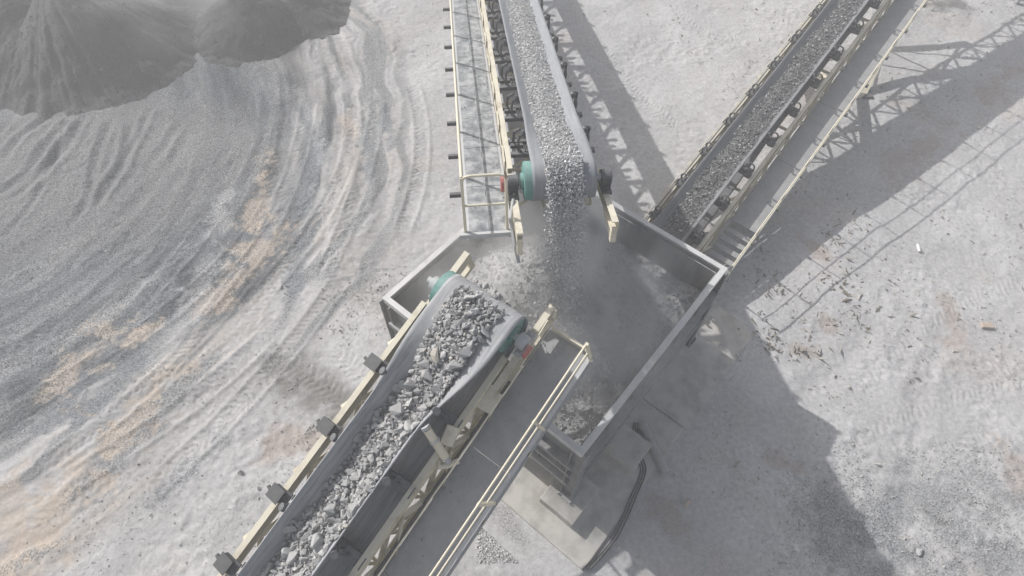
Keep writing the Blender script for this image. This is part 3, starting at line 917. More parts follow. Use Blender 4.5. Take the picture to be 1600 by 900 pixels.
# head frames that reach past the pulley
for s in (-1, 1):
    b = MB()
    x = s * 0.94 if s > 0 else -0.85
    b.channel((x, -1.0, -0.66), (x, 0.78, -0.66), 0.11, 0.20, 0.014, s)
    b.beam((x, 0.71, -0.76), (x, 0.71, -1.05), 0.1, 0.1)
    b.beam((x, -0.9, -1.05), (x, 0.76, -1.05), 0.08, 0.1)
    b.beam((s * 0.80, -0.9, -0.66), (s * 0.95, -0.9, -0.66), 0.16, 0.18)
    b.build("head_frame", M['cream'], c2.root)
b = MB()
truss_side(b, XL - 0.02, -0.70, -1.35, Y0, -0.4, 1.25)
truss_side(b, XR_ + 0.02, -0.70, -1.35, Y0, -0.4, 1.25)
cross_bracing(b, XL, XR_, -1.38, Y0, -0.4, 1.25)
b.build("truss", M['cream'], c2.root)
# inclined braces from the stringer to the walkway beam
b = MB()
for k in range(10):
    y = -0.75 - 1.25 * k
    b.angle((XR_ + 0.06, y, -0.70), (1.02, y - 0.62, -1.10), 0.075)
    b.angle((XR_ + 0.06, y - 1.2, -0.70), (1.02, y - 0.62, -1.10), 0.075)
    b.beam((XR_ + 0.05, y - 0.62, -1.10), (1.9, y - 0.62, -1.10), 0.08, 0.08)
b.build("walkway_bracket", M['cream'], c2.root)
# gusset plates on the outer face of the left stringer
gy = [-0.95, -2.2, -3.42, -4.65, -5.9, -7.1]
pr = None
for i, y in enumerate(gy):
    b = MB().prism([(XL - 0.052, y - 0.02, -0.50), (XL - 0.052, y - 0.34, -0.50), (XL - 0.16, y - 0.30, -0.52)], (0, 0, -0.012), (0, 0, 0))
    b.prism([(XL - 0.056, y - 0.05, -0.72), (XL - 0.056, y - 0.30, -0.72), (XL - 0.056, y - 0.16, -0.50)], (-0.012, 0, 0), (0, 0, 0))
    b.build("gusset", M['cream'], c2.root)
ys2 = [-0.0 + -1.62 - 1.22 * k for k in range(9)]
idp = make_idler(c2, W2, cc2, th2, ys2[0], 0.78, -0.66, M['idler'])
# hooded end stand on the left of every idler, bent plate on the right
b = MB()
y = ys2[0]
b.box((XL - 0.02, y, -0.31), (0.22, 0.19, 0.15))
b.prism([(XL - 0.14, y - 0.115, -0.235), (XL + 0.11, y - 0.115, -0.215), (XL + 0.11, y + 0.115, -0.215), (XL - 0.14, y + 0.115, -0.235)], (0, 0, -0.012), (0, 0, 0.0))
b.beam((XL - 0.10, y - 0.06, -0.33), (XL - 0.24, y - 0.02, -0.34), 0.045, 0.045)
b.box((XL + 0.14, y + 0.02, -0.33), (0.12, 0.22, 0.03))
b.build("bracket_hood", M['hood'], idp)
b = MB()
b.prism([(XR_ - 0.30, y - 0.10, -0.40), (XR_ - 0.06, y - 0.10, -0.52), (XR_ - 0.06, y + 0.10, -0.52), (XR_ - 0.30, y + 0.10, -0.40)], (0, 0, -0.012), (0, 0, 0))
b.beam((XR_ - 0.10, y, -0.53), (XR_ + 0.04, y, -0.50), 0.2, 0.03)
b.build("bracket_plate", M['idler'], idp)
repeat_y(idp, ys2)
# return idlers
b0 = MB().tube((-0.7, -2.4, -0.82), (0.7, -2.4, -0.82), 0.06, 12)
rp = b0.build("return_roller", M['idler'], c2.root)
repeat_y(rp, [-2.4 - 2.44 * k for k in range(4)])
# walkway
ydk0, ydk1 = Y0, 0.50
for k in range(6):
    ya = ydk1 - 2.3 * k; yb = max(ydk1 - 2.3 * (k + 1) + 0.008, Y0)
    dk = MB().box((1.40, (ya + yb) / 2, -1.045), (0.78, ya - yb, 0.03)).build("walkway_deck", M['deck'], c2.root)
    MB().box((1.83, (ya + yb) / 2, -1.03), (0.07, ya - yb, 0.012)).build("toe_plate", M['galv'], dk)
b = MB().channel((1.04, Y0, -1.12), (1.04, 0.5, -1.12), 0.06, 0.12, 0.01, -1)
b.channel((1.86, Y0, -1.12), (1.86, 0.5, -1.12), 0.06, 0.12, 0.01, 1)
b.build("walkway_beam", M['galv'], c2.root)
hr = MB()
hr.tube((1.86, Y0, 0.05), (1.86, 0.42, 0.05), 0.018, 10)
hr.tube((1.86, Y0, -0.45), (1.86, 0.44, -0.45), 0.015, 10)
hrl = hr.build("handrail", M['rail'], c2.root)
pp = MB().beam((1.86, 0.44, -1.05), (1.86, 0.44, 0.05), 0.05, 0.05, (0, 1, 0)).build("post", M['rail'], hrl)
repeat_y(pp, [0.44 - 1.36 * k for k in range(9)])
b = MB()
b.beam((1.06, 0.53, -0.95), (1.72, 0.53, -0.95), 0.045, 0.16)
b.beam((1.72, 0.53, -0.95), (1.90, 0.42, -0.95), 0.045, 0.16)
b.build("toe_board", M['rail'], c2.root)
# guide roller with its clamp, emergency stop, switch rope and cable bundle
b = MB().tube((0.56, -1.92, -0.10), (0.93, -2.12, -0.50), 0.068, 14)
g_ = b.build("guide_roller", M['rail'], c2.root)
MB().tube((0.55, -1.915, -0.09), (0.515, -1.895, -0.055), 0.075, 14).build("end_cap", M['galv'], g_)
b = MB().tube((0.70, -1.995, -0.25), (0.72, -2.005, -0.272), 0.085, 14)
MB().tube((0.93, -2.12, -0.50), (1.0, -2.16, -0.575), 0.05, 10).build("pivot", M['galv'], g_)
b.build("clamp", M['galv'], g_)
MB().box((0.82, -1.82, -0.40), (0.20, 0.30, 0.05), np.array(Euler((0.2, 0.6, 0.3)).to_matrix())).build("clamp_plate", M['cream'], g_)
MB().box((1.08, -0.10, -0.36), (0.07, 0.22, 0.09)).build("emergency_stop", M['red'], c2.root, bevel=0.015)
b = MB()
b.path([(1.12, -0.3 - 0.4 * k, -0.5 - 0.03 * (k % 2)) for k in range(20)], 0.012, 6)
b.path([(1.07, 0.5, -0.35), (1.08, 0.0, -0.42), (1.1, -0.35, -0.5)], 0.014, 6)
b.build("switch_rope", M['rail'], c2.root)
b = MB()
b.box((0.93, -1.05, -0.62), (0.34, 0.36, 0.03), np.array(Euler((0, 0.15, 0.1)).to_matrix()))
b.box((1.02, -1.05, -0.75), (0.03, 0.34, 0.24))
b.build("junction_plate", M['cream'], c2.root)
b = MB()
b.path([(1.0, -0.6 - 0.5 * k, -0.92 + 0.02 * ((k * 7) % 3)) for k in range(20)], 0.03, 6)
b.path([(0.96, -0.6 - 0.5 * k, -0.95 + 0.015 * ((k * 5) % 3)) for k in range(20)], 0.018, 6)
b.build("cable_bundle", M['cable'], c2.root)
b = MB()
b.path([(0.86, -2.22, -0.60), (0.93, -2.30, -0.58), (1.02, -2.20, -0.62), (1.10, -2.06, -0.66)], 0.045, 10)
b.build("elbow_pipe", M['cream'], c2.root)

# ---- conveyor B: top centre, fine gravel falling into the hopper --------
O1 = np.array([0.7751, 6.8763, 6.4490])
c1 = Conv("belt_conveyor", O1, -83.7, 10.5, "conveyor dropping fine pale gravel off its head into the hopper, dusty plank walkway beside it")
W1, cc1, th1 = 1.02, 0.40, 30
Y1 = -26.0
make_belt(c1, W1, cc1, th1, Y1, 0.0, 1.5, 0.33, M['belt_blue'], ret=-1.90)
drum(c1, 0.0, -0.332, 0.316, 0.545, M['teal'], shaft=0.28, xo=0.075)
bearing(c1, 0.80, 0.0, -0.38, M['dark'])
bearing(c1, -0.72, 0.0, -0.38, M['dark'])
XA, XB = 0.80, -0.62
for x, side, yend in ((XA, -1, 1.10), (XB, 1, 0.95)):
    b = MB()
    b.channel((x, Y1, -0.55), (x, -0.55, -0.55), 0.09, 0.20, 0.014, side)
    b.build("stringer", M['cream'], c1.root)
    b = MB()
    b.channel((x + (0.0 if x > 0 else -0.08), -0.5, -0.62), (x + (0.0 if x > 0 else -0.08), yend, -0.62), 0.10, 0.20, 0.014, side)
    xx = x + (0.0 if x > 0 else -0.08)
    b.beam((xx, yend - 0.05, -0.62), (xx, yend - 0.05, -0.94), 0.09, 0.09)
    b.beam((xx, 0.1, -0.72), (xx, yend - 0.05, -0.92), 0.06, 0.06)
    b.build("head_frame", M['cream'], c1.root)
b = MB()
truss_side(b, XA, -0.65, -1.27, Y1, -0.5, 1.22, 0.09)
truss_side(b, XB, -0.65, -1.27, Y1, -0.5, 1.22, 0.09)
cross_bracing(b, XB, XA, -1.27, Y1, -0.5, 1.22, 0.07)
b.angle(((XA + XB) / 2 + 0.1, Y1, -1.29), ((XA + XB) / 2 + 0.1, -0.5, -1.29), 0.06)
b.build("truss", M['cream'], c1.root)
# deep slotted side plates between belt and walkway
for k in range(20):
    y = -0.75 - 1.22 * k
    b = MB().prism([(XA + 0.07, y, -0.44), (XA + 0.07, y - 0.5, -0.44), (XA + 0.07, y - 0.62, -0.72), (XA + 0.07, y - 0.1, -0.72)], (-0.008, 0, 0), (0.008, 0, 0))
    b.box((XA + 0.075, y - 0.9, -0.62), (0.012, 0.5, 0.10))
    b.build("side_plate", M['cream'], c1.root)
ys1 = [-1.0 - 1.22 * k for k in range(20)]
idp = make_idler(c1, W1, cc1, th1, ys1[0], 0.74, -0.48, M['idler'])
b = MB()
b.path([(0.60, ys1[0], -0.40), (0.70, ys1[0], -0.2), (0.68, ys1[0] + 0.03, 0.0), (0.58, ys1[0] + 0.05, 0.05)], 0.028, 6)
b.build("bracket_hook", M['dark'], idp); b = MB()
b.path([(-0.50, ys1[0], -0.40), (-0.60, ys1[0] - 0.05, -0.25), (-0.61, ys1[0], -0.02), (-0.53, ys1[0] + 0.06, 0.03)], 0.028, 6)
b.build("bracket_hook", M['dark'], idp)
MB().box((0.62, ys1[0] - 0.22, -0.44), (0.22, 0.08, 0.06)).build("switch_box", M['dark'], idp)
MB().box((0.56, ys1[0] - 0.44, -0.50), (0.5, 0.09, 0.06)).build("tie_bar", M['dark'], idp)
repeat_y(idp, ys1)
rp = MB().tube((-0.58, -3.8, -1.99), (0.6, -3.8, -1.99), 0.06, 12).build("return_roller", M['idler'], c1.root)
repeat_y(rp, [-3.8 - 2.44 * k for k in range(5)])
# walkway: dust-covered planks with seams
for k in range(21):
    ya = 0.66 - 1.22 * k; yb = ya - 1.208
    for x0, x1 in ((0.93, 1.235), (1.245, 1.56)):
        MB().box(((x0 + x1) / 2, (ya + yb) / 2, -0.80), (x1 - x0, ya - yb, 0.035)).build("plank", M['deck_dusty'], c1.root)
b = MB().channel((0.90, Y1, -0.86), (0.90, 0.66, -0.86), 0.05, 0.14, 0.01, -1)
b.channel((1.585, Y1, -0.86), (1.585, 0.66, -0.86), 0.05, 0.14, 0.01, 1)
b.beam((0.80, 0.69, -0.82), (1.72, 0.69, -0.82), 0.06, 0.08)
b.build("walkway_beam", M['galv'], c1.root)
sp_ = MB().beam((0.82, -0.55, -0.93), (1.86, -0.55, -0.93), 0.07, 0.07).build("outrigger", M['dark'], c1.root)
repeat_y(sp_, [-0.55 - 1.2 * k for k in range(21)])
hr = MB()
hr.tube((1.62, Y1, 0.24), (1.62, 0.62, 0.24), 0.022, 10)
hr.tube((1.62, Y1, -0.26), (1.62, 0.62, -0.26), 0.02, 10)
hrl = hr.build("handrail", M['rail'], c1.root)
pp = MB().beam((1.62, 0.62, -0.85), (1.62, 0.62, 0.24), 0.045, 0.045, (0, 1, 0)).build("post", M['rail'], hrl)
repeat_y(pp, [0.62 - 1.5 * k for k in range(17)])
b = MB()
b.path([(1.62, 0.62, -0.80), (1.62, 0.62, 0.16), (1.58, 0.62, 0.24), (1.50, 0.62, 0.26), (1.08, 0.62, 0.26), (1.0, 0.62, 0.24), (0.96, 0.62, 0.16), (0.96, 0.62, -0.80)], 0.024, 8)
b.tube((1.62, 0.62, -0.28), (0.96, 0.62, -0.28), 0.02, 8)
b.build("end_hoop", M['rail'], c1.root)
MB().tube((0.93, 0.0, -0.36), (1.0, 0.0, -0.36), 0.13, 16).build("shaft_guard", M['red'], c1.root)
b = MB().path([(0.82, 0.25, -0.5), (0.9, 0.6, -0.6), (0.86, 0.95, -0.9), (0.82, 1.1, -1.1)], 0.03, 8)
b.build("hose", M['pipe'], c1.root)

# ---- conveyor C: leaving the hopper to the upper right ------------------
O3 = np.array([4.0151, 9.6878, 1.4018])
c3 = Conv("belt_conveyor", O3, 51.45, 11.0, "conveyor taking dark gravel away from the hopper, with stair treads at its low end")
W3, cc3, th3 = 1.06, 0.38, 36
Y2, Y3 = -2.2, 21.0
make_belt(c3, W3, cc3, th3, Y2, Y3, 1.5, 0.3, M['belt_dark'], tail=0.8, ret=-0.50, tail_ret=-0.95)
drum(c3, Y3, -0.322, 0.298, 0.62, M['teal'], shaft=0.2)
drum(c3, Y2, -0.55, 0.26, 0.6, M['dark'], name="tail_pulley", shaft=0.2)
XL, XR3 = -0.70, 0.82
for x, side in ((XL, 1), (XR3, -1)):
    MB().channel((x, Y2, -0.40), (x, Y3, -0.40), 0.09, 0.18, 0.014, side).build("stringer", M['cream'], c3.root)
b = MB()
truss_side(b, XL, -0.48, -0.98, 0.2, Y3, 1.25, 0.085)
truss_side(b, XR3, -0.48, -1.05, 0.2, Y3, 1.25)
cross_bracing(b, XL, XR3, -1.08, 0.2, Y3, 2.5)
b.build("truss", M['cream'], c3.root)
ys3 = [-0.9 + 1.25 * k for k in range(17)]
idp = make_idler(c3, W3, cc3, th3, ys3[0], 0.80, -0.36, M['dark'])
b = MB()
for s, x0 in ((-1, -0.62), (1, 0.66)):
    y = ys3[0]
    for dy in (-0.10, 0.10):
        pts = [(x0, y + dy, -0.30)]
        for k in range(7):
            an = math.pi * k / 6
            pts.append((x0 + s * 0.06 * math.sin(an) * 1.4, y + dy, -0.30 + 0.28 * (1 - math.cos(an)) / 2))
        pts.append((x0 - s * 0.1, y + dy, -0.02))
        MB().path(pts, 0.022, 6).build("bracket_hook", M['dark'], idp)
    MB().box((x0 + s * 0.02, y, -0.29), (0.16, 0.30, 0.06)).build("bracket_base", M['dark'], idp)
repeat_y(idp, ys3)
b = MB()
b.beam((XL - 0.02, Y2, -0.02 - 0.30), (XL - 0.02, Y3, -0.32), 0.03, 0.03)
b.build("conduit", M['cable'], c3.root)
rope = MB().path([(XL - 0.07, -0.5 + 0.62 * k, -0.22 + 0.02 * (k % 2)) for k in range(34)], 0.012, 5)
rope.build("switch_rope", M['rail'], c3.root)
for k in range(17):
    y = -0.3 + 1.25 * k
    MB().prism([(XL - 0.05, y, -0.31), (XL - 0.05, y + 0.2, -0.31), (XL - 0.13, y + 0.10, -0.31)], (0, 0, -0.05), (0, 0, 0)).build("rope_bracket", M['cream'], c3.root)
# right flank: bolted plates above the truss, braces to the walkway
for k in range(16):
    y = 0.1 + 1.25 * k
    b = MB().box((0.90, y + 0.35, -0.52), (0.02, 0.66, 0.2), np.array(Euler((0, 0, 0.0)).to_matrix()))
    b.angle((0.86, y, -0.45), (0.98, y + 0.62, -0.86), 0.06)
    b.angle((0.86, y + 1.2, -0.45), (0.98, y + 0.62, -0.86), 0.06)
    b.build("flank_brace", M['cream'], c3.root)
for k in range(8):
    ya = 1.66 + 2.45 * k; yb = min(ya + 2.44, Y3 - 0.2)
    if yb <= ya: break
    MB().box((1.345, (ya + yb) / 2, -0.815), (0.75, yb - ya, 0.03)).build("walkway_deck", M['deck'], c3.root)
b = MB().channel((0.96, 0.0, -0.89), (0.96, Y3, -0.89), 0.05, 0.12, 0.01, -1)
b.channel((1.74, 0.0, -0.89), (1.74, Y3, -0.89), 0.05, 0.12, 0.01, 1)
for k in range(16):
    b.beam((0.82, 0.72 + 1.25 * k, -0.98), (1.76, 0.72 + 1.25 * k, -0.98), 0.06, 0.06)
b.build("walkway_beam", M['galv'], c3.root)
st = MB().box((1.35, 1.36, -0.82), (0.72, 0.15, 0.03)).build("stair_tread", M['deck'], c3.root)
repeat_y(st, [1.36 - 0.285 * k for k in range(6)])
hr = MB()
hr.tube((1.78, 0.0, 0.0), (1.78, Y3, 0.0), 0.018, 10)
hr.tube((1.78, 0.0, -0.40), (1.78, Y3, -0.40), 0.013, 10)
hrl = hr.build("handrail", M['rail'], c3.root)
pp = MB().beam((1.78, 0.05, -0.85), (1.78, 0.05, 0.0), 0.03, 0.03, (0, 1, 0)).build("post", M['rail'], hrl)
repeat_y(pp, [0.05 + 1.3 * k for k in range(16)])
kc = MB().box((1.80, 0.05, -0.83), (0.07, 0.09, 0.07)).build("post_clamp", M['dark'], hrl)
repeat_y(kc, [0.05 + 1.3 * k for k in range(16)])
# feed hood over the tail, under the hopper wall
b = MB()
b.prism([(-0.62, -0.2, 0.05), (0.62, -0.2, 0.05), (0.62, -0.2, -0.2), (-0.62, -0.2, -0.2)], (0, -0.02, 0), (0, 0, 0))
b.build("skirt_plate", M['cable'], c3.root)

# trestle under conveyor C: V legs on both sides with cross braces
F1, F2 = np.array([11.98, 17.02, 0.0]), np.array([10.40, 19.02, 0.0])
tr = empty("support_trestle", loc=tuple((F1 + F2) / 2))
tag(tr, "cream steel trestle of splayed legs standing under the outgoing conveyor", "trestle")


def tl(P): return np.array(P) - (F1 + F2) / 2


tops = {}
for nm, Fp, xx in (('a', F1, 0.84), ('b', F2, -0.70)):
    dn = c3.w(np.array([xx, 7.4, -1.10])); upp = c3.w(np.array([xx, 16.2, -1.10]))
    tops[nm] = (Fp, dn, upp)
    for tp in (dn, upp):
        MB().beam(tl(Fp), tl(tp), 0.20, 0.20).build("leg", M['cream'], tr)
    MB().box(tl(Fp + [0, 0, 0.05]), (0.5, 0.5, 0.10)).build("foot_plate", M['dark'], tr)
b = MB()
for j in (1, 2):
    a0, a1 = tops['a'][0], tops['a'][j]; b0_, b1_ = tops['b'][0], tops['b'][j]
    for t0, t1 in ((0.08, 0.5), (0.5, 0.95)):
        A0, A1, B0, B1 = a0 + (a1 - a0) * t0, a0 + (a1 - a0) * t1, b0_ + (b1_ - b0_) * t0, b0_ + (b1_ - b0_) * t1
        b.angle(tl(A0), tl(B1), 0.08); b.angle(tl(B0), tl(A1), 0.08); b.angle(tl(A1), tl(B1), 0.09)
b.build("cross_brace", M['cream'], tr)

# ------------------------------------------------------------------ loads
# fines under the stones
def load_bed(cv, name, mt, y0, y1, fx, zf, nyy=60, nxx=13):
    ys = np.linspace(y0, y1, nyy); rows = []
    for y in ys:
        xl, xr = fx(y); x = np.linspace(xl, xr, nxx)
        rows.append(np.stack([x, np.full(nxx, y), zf(x, y)], 1))
    V = cv.w(np.vstack(rows)); ii = np.arange(len(V)).reshape(nyy, nxx)
    F = np.stack([ii[:-1, :-1], ii[:-1, 1:], ii[1:, 1:], ii[1:, :-1]], -1).reshape(-1, 4)
    return np_mesh(name, V, F, mt, smooth=True)


# gravel on B
def fx1(y):
    t = float(sstep(-1.4, 0.0, np.array(y)))
    wob = 0.008 * math.sin(y * 3.1)
    return -0.27 + wob, 0.30 + wob


def zf1(x, y):
    t = float(sstep(-1.5, 0.0, np.array(y)))
    xl, xr = fx1(y); u = np.clip((x - xl) / (xr - xl), 0, 1)
    edge = np.maximum((np.abs(x) - cc1 / 2), 0) * math.sin(R(th1)) * (1 - t) - (W1 / 2 - cc1 / 2) * math.sin(R(th1)) * (1 - t)
    return edge + 0.012 + (0.085 - 0.045 * t) * 4 * u * (1 - u)


g1_ = load_bed(c1, "gravel_load", M['bedfill'], Y1 + 0.5, 0.0, fx1, zf1, 180)
tag(g1_, "stream of small pale gravel riding down the centre conveyor belt", "gravel", kind="stuff")
n = 9000
y = -11.5 + 11.55 * nr.random(n) ** 0.9
q = np.array([fx1(a) for a in y]); x = q[:, 0] - 0.012 + (q[:, 1] - q[:, 0] + 0.024) * nr.random(n)
z = np.array([zf1(a, b_) for a, b_ in zip(x, y)])
S = np.clip(nr.lognormal(math.log(0.020), 0.30, n), 0.010, 0.038)
V, F = stones(c1.w(np.stack([x, y, z + S * 0.3], 1)), S, CHIPS)
np_mesh("loose_stone", V, F, M['gravel_mid'], g1_)

# gravel leaving the head of B in a falling sheet (round the pulley, then down)
n = 11000
t = nr.random(n) ** 2.7
drop = t * 3.9
v0 = 1.5
tt = np.sqrt(2 * drop / 9.81)
lx = -0.27 + 0.55 * nr.random(n) + nr.normal(0, 0.02, n) * (1 + 6 * t)
start = c1.w(np.stack([lx, np.full(n, 0.02), 0.10 - 0.09 * nr.random(n)], 1))
hv = np.array([c1.Y[0], c1.Y[1], 0]) / math.hypot(c1.Y[0], c1.Y[1])
Pf = start + hv * (tt * 1.75 * (0.8 + 0.35 * nr.random(n)))[:, None] + np.array([0, 0, -1.0]) * drop[:, None]
S = np.clip(nr.lognormal(math.log(0.0205), 0.33, n), 0.010, 0.042) * (1 - 0.35 * t)
V, F = stones(Pf, S, CHIPS)
ff = np_mesh("falling_gravel", V, F, M['gravel_mid'])
tag(ff, "curtain of gravel falling from the conveyor head into the hopper", "gravel", kind="stuff")


# gravel on C
def fx3(y):
    wob = 0.03 * math.sin(y * 2.3) + 0.02 * math.sin(y * 6.1)
    return -0.26 + wob, 0.38 + wob * 0.5


def zf3(x, y):
    xl, xr = fx3(y); u = np.clip((x - xl) / (xr - xl), 0, 1)
    return np.maximum((np.abs(x) - cc3 / 2), 0) * math.sin(R(th3)) - (W3 / 2 - cc3 / 2) * math.sin(R(th3)) + 0.015 + 0.10 * 4 * u * (1 - u)


g3_ = load_bed(c3, "gravel_load", M['bedfill_dark'], -1.6, 18.5, fx3, zf3, 140)
tag(g3_, "band of dark mixed gravel riding up the right conveyor belt", "gravel", kind="stuff")
n = 11000
y = -1.5 + 16.0 * nr.random(n)
q = np.array([fx3(a) for a in y]); x = q[:, 0] - 0.015 + (q[:, 1] - q[:, 0] + 0.03) * nr.random(n)
z = np.array([zf3(a, b_) for a, b_ in zip(x, y)])
S = np.clip(nr.lognormal(math.log(0.023), 0.42, n), 0.010, 0.085)
V, F = stones(c3.w(np.stack([x, y, z + S * 0.3], 1)), S, CHIPS)
np_mesh("loose_stone", V, F, M['gravel_dark'], g3_)


# rock on A
def fx2(y):
    t = float(sstep(-2.0, 0.0, np.array(y)))
    wob = 0.04 * math.sin(y * 3.3) + 0.03 * math.sin(y * 7.9)
    return -0.27 + 0.6 * wob - 0.05 * t, 0.39 + wob * 0.4 + 0.10 * t


def zf2(x, y):
    t = float(sstep(-2.1, 0.0, np.array(y)))
    xl, xr = fx2(y); u = np.clip((x - xl) / (xr - xl), 0, 1)
    wz = np.maximum(np.abs(x) - cc2 / 2, 0) * math.tan(R(th2) * (1 - t)) - (W2 / 2 - cc2 / 2) * math.sin(R(th2) * (1 - t))
    return np.minimum(wz, -0.03) + 0.02 + (0.17 - 0.09 * t) * 4 * u * (1 - u)


b_ = load_bed(c2, "rubble_load", M['bedfill'], -10.5, 0.10, fx2, zf2, 100)
tag(b_, "small broken stone packed between the big rocks on the conveyor", "rubble", kind="stuff")
n = 5200
y = -8.0 + 8.2 * nr.random(n)
q = np.array([fx2(a) for a in y]); x = q[:, 0] - 0.02 + (q[:, 1] - q[:, 0] + 0.04) * nr.random(n)
z = np.array([zf2(a, c_) for a, c_ in zip(x, y)])
S = np.clip(nr.lognormal(math.log(0.036), 0.35, n), 0.016, 0.065)
V, F = stones(c2.w(np.stack([x, y, z + S * 0.5], 1)), S, SHAPES)
np_mesh("loose_stone", V, F, M['gravel_coarse'], b_)

rock_meshes = []
for j, (V, F) in enumerate(SHAPES):
    me = bpy.data.meshes.new("rock")
    me.from_pydata(V.tolist(), [], F.tolist()); me.materials.append(M['rock'])
    rock_meshes.append(me)
ROCK_GROUP = "broken rocks riding on the coarse rock conveyor"
placed = []
tries = 0
while len(placed) < 285 and tries < 60000:
    tries += 1
    y = rnd.uniform(-5.6, 0.22)
    xl, xr = fx2(min(y, 0.05)); s = min(0.15, max(0.048, rnd.lognormvariate(math.log(0.079), 0.34)))
    x = rnd.uniform(xl - 0.02, xr + 0.02)
    if any((x - a) ** 2 + (y - b1) ** 2 < (0.42 * (s + c_)) ** 2 for a, b1, c_ in placed): continue
    placed.append((x, y, s))
placed.sort(key=lambda q: -q[2])


def put_rock(P, s, label, mt=None, group=ROCK_GROUP, shape=None):
    me = rock_meshes[rnd.randrange(len(rock_meshes)) if shape is None else shape]
    if mt:
        me = me.copy(); me.materials.clear(); me.materials.append(mt)
    o = bpy.data.objects.new("rock", me); COL.objects.link(o)
    o.location = P; o.scale = (s * rnd.uniform(0.85, 1.25), s * rnd.uniform(0.8, 1.05), s * rnd.uniform(0.85, 1.15))
    o.rotation_euler = (rnd.uniform(-0.6, 0.6), rnd.uniform(-0.6, 0.6), rnd.uniform(0, 6.28))
    return tag(o, label, "rock", group)


for i, (x, y, s) in enumerate(placed):
    yy = min(y, 0.0)
    z = float(zf2(np.array([x]), yy)[0]) + s * 0.42
    if y > 0: z -= 0.6 * y * y / 0.35
    put_rock(tuple(c2.w(np.array([x, y, z]))), s, "angular grey broken rock lying among others on the coarse rock conveyor")
# a few that stand out
for x, y, s, mt, lab in ((0.02, -0.95, 0.13, M['rock_tan'], "large tan slab of rock near the conveyor head, leaning on grey rocks"),
                         (0.16, -4.1, 0.145, M['rock_pale'], "large pale boulder at the low end of the rock load, bottom of the photo"),
                         (0.20, -2.15, 0.12, M['rock_pale'], "pale wedge-shaped rock riding near the guide roller")):
    put_rock(tuple(c2.w(np.array([x, y, float(zf2(np.array([x]), y)[0]) + s * 0.75]))), s, lab, mt)

# rocks tumbling off the head into the hopper
for i in range(26):
    t = rnd.random()
    x = rnd.uniform(-0.35, 0.45)
    P = c2.w(np.array([x, 0.22, -0.06])) + np.array([c2.Y[0], c2.Y[1], 0]) * (0.15 + 0.55 * t) + np.array([0, 0, -0.1 - 2.0 * t * t])
    put_rock(tuple(P), rnd.uniform(0.045, 0.10), "grey rock tumbling off the conveyor head into the hopper", group="rocks falling off the conveyor head")

# ------------------------------------------------------------------ small things on the ground
b = MB().tube((3.04, 4.94, 0.17), (3.44, 3.86, 0.14), 0.105, 20)
pp_ = b.build("drain_pipe", M['pipe'], smooth=False); tag(pp_, "grey pipe lying in the shade beside the hopper footing", "pipe")
cab = MB()
for off in (0.0, 0.05, 0.1):
    pts = [at(990 + off * 60, 662), at(985 + off * 100, 700), at(1000 + off * 80, 735), at(985 + off * 90, 775), at(968 + off * 90, 815), at(950 + off * 110, 845), at(925 + off * 120, 875), at(908 + off * 100, 893)]
    Q = []
    for i in range(len(pts) - 1):
        p0, p1, p2, p4 = pts[max(i - 1, 0)], pts[i], pts[i + 1], pts[min(i + 2, len(pts) - 1)]
        for t in np.linspace(0, 1, 6, endpoint=False):
            Q.append(0.5 * ((2 * p1) + (-p0 + p2) * t + (2 * p0 - 5 * p1 + 4 * p2 - p4) * t * t + (-p0 + 3 * p1 - 3 * p2 + p4) * t ** 3) + np.array([0, 0, PADZ + 0.02]))
    cab.path(Q, 0.016, 6)
o = cab.build("power_cable", M['cable']); tag(o, "bundle of black cables trailing along the concrete pad edge", "cable")
c_ = at(1541, 509)
o = MB().box((c_[0], c_[1], gz(c_[0], c_[1]) + 0.03), (0.30, 0.17, 0.08), np.array(Euler((0, 0.05, -0.05)).to_matrix())).build("clay_block", M['brick'], bevel=0.012)
tag(o, "orange clay block lying alone on the pale ground at right", "block")
c_ = at(1433, 389)
o = MB().tube((c_[0], c_[1] - 0.12, gz(c_[0], c_[1]) + 0.05), (c_[0] + 0.02, c_[1] + 0.1, gz(c_[0], c_[1]) + 0.06), 0.035, 12)
o.tube((c_[0] + 0.02, c_[1] + 0.1, gz(c_[0], c_[1]) + 0.06), (c_[0] + 0.025, c_[1] + 0.14, gz(c_[0], c_[1]) + 0.06), 0.018, 10)
o = o.build("plastic_bottle", M['white']); tag(o, "small white plastic scrap lying on the pale ground", "litter")
for u, v, s, mt, lab in ((1073, 788, 0.14, M['brick'], "reddish stone lying in the hopper's shadow"), (1435, 862, 0.10, M['rock_pale'], "pale stone on the dark gravel patch at the bottom right"),
                         (375, 738, 0.09, M['rock'], "dark stone lying on bare ground left of the rock conveyor"), (1240, 800, 0.07, M['blue'], None),
                         (404, 762, 0.07, M['rock'], "small round stone on bare ground nearest the rock conveyor's lower end"), (1210, 530, 0.10, M['rock_pale'], "whitish stone in the corner of the shadow right of the hopper")):
    if lab is None: continue
    c_ = at(u, v); o = put_rock((c_[0], c_[1], gz(c_[0], c_[1]) + s * 0.3), s, lab, mt, group=None)
c_ = at(1585, 4)
rp = empty("rusty_skid", loc=(c_[0], c_[1], 0)); tag(rp, "brown rusty steel skid with a grey post at the top right corner", "steel skid")
MB().box((0.9, 0.95, 0.28), (2.6, 1.5, 0.5), np.array(Euler((0, 0, -0.35)).to_matrix())).build("skid_base", M['rust'], rp, bevel=0.02)
MB().tube((0.10, 0.0, 0), (0.10, 0.12, 1.2), 0.09, 14).build("post", M['galv'], rp)


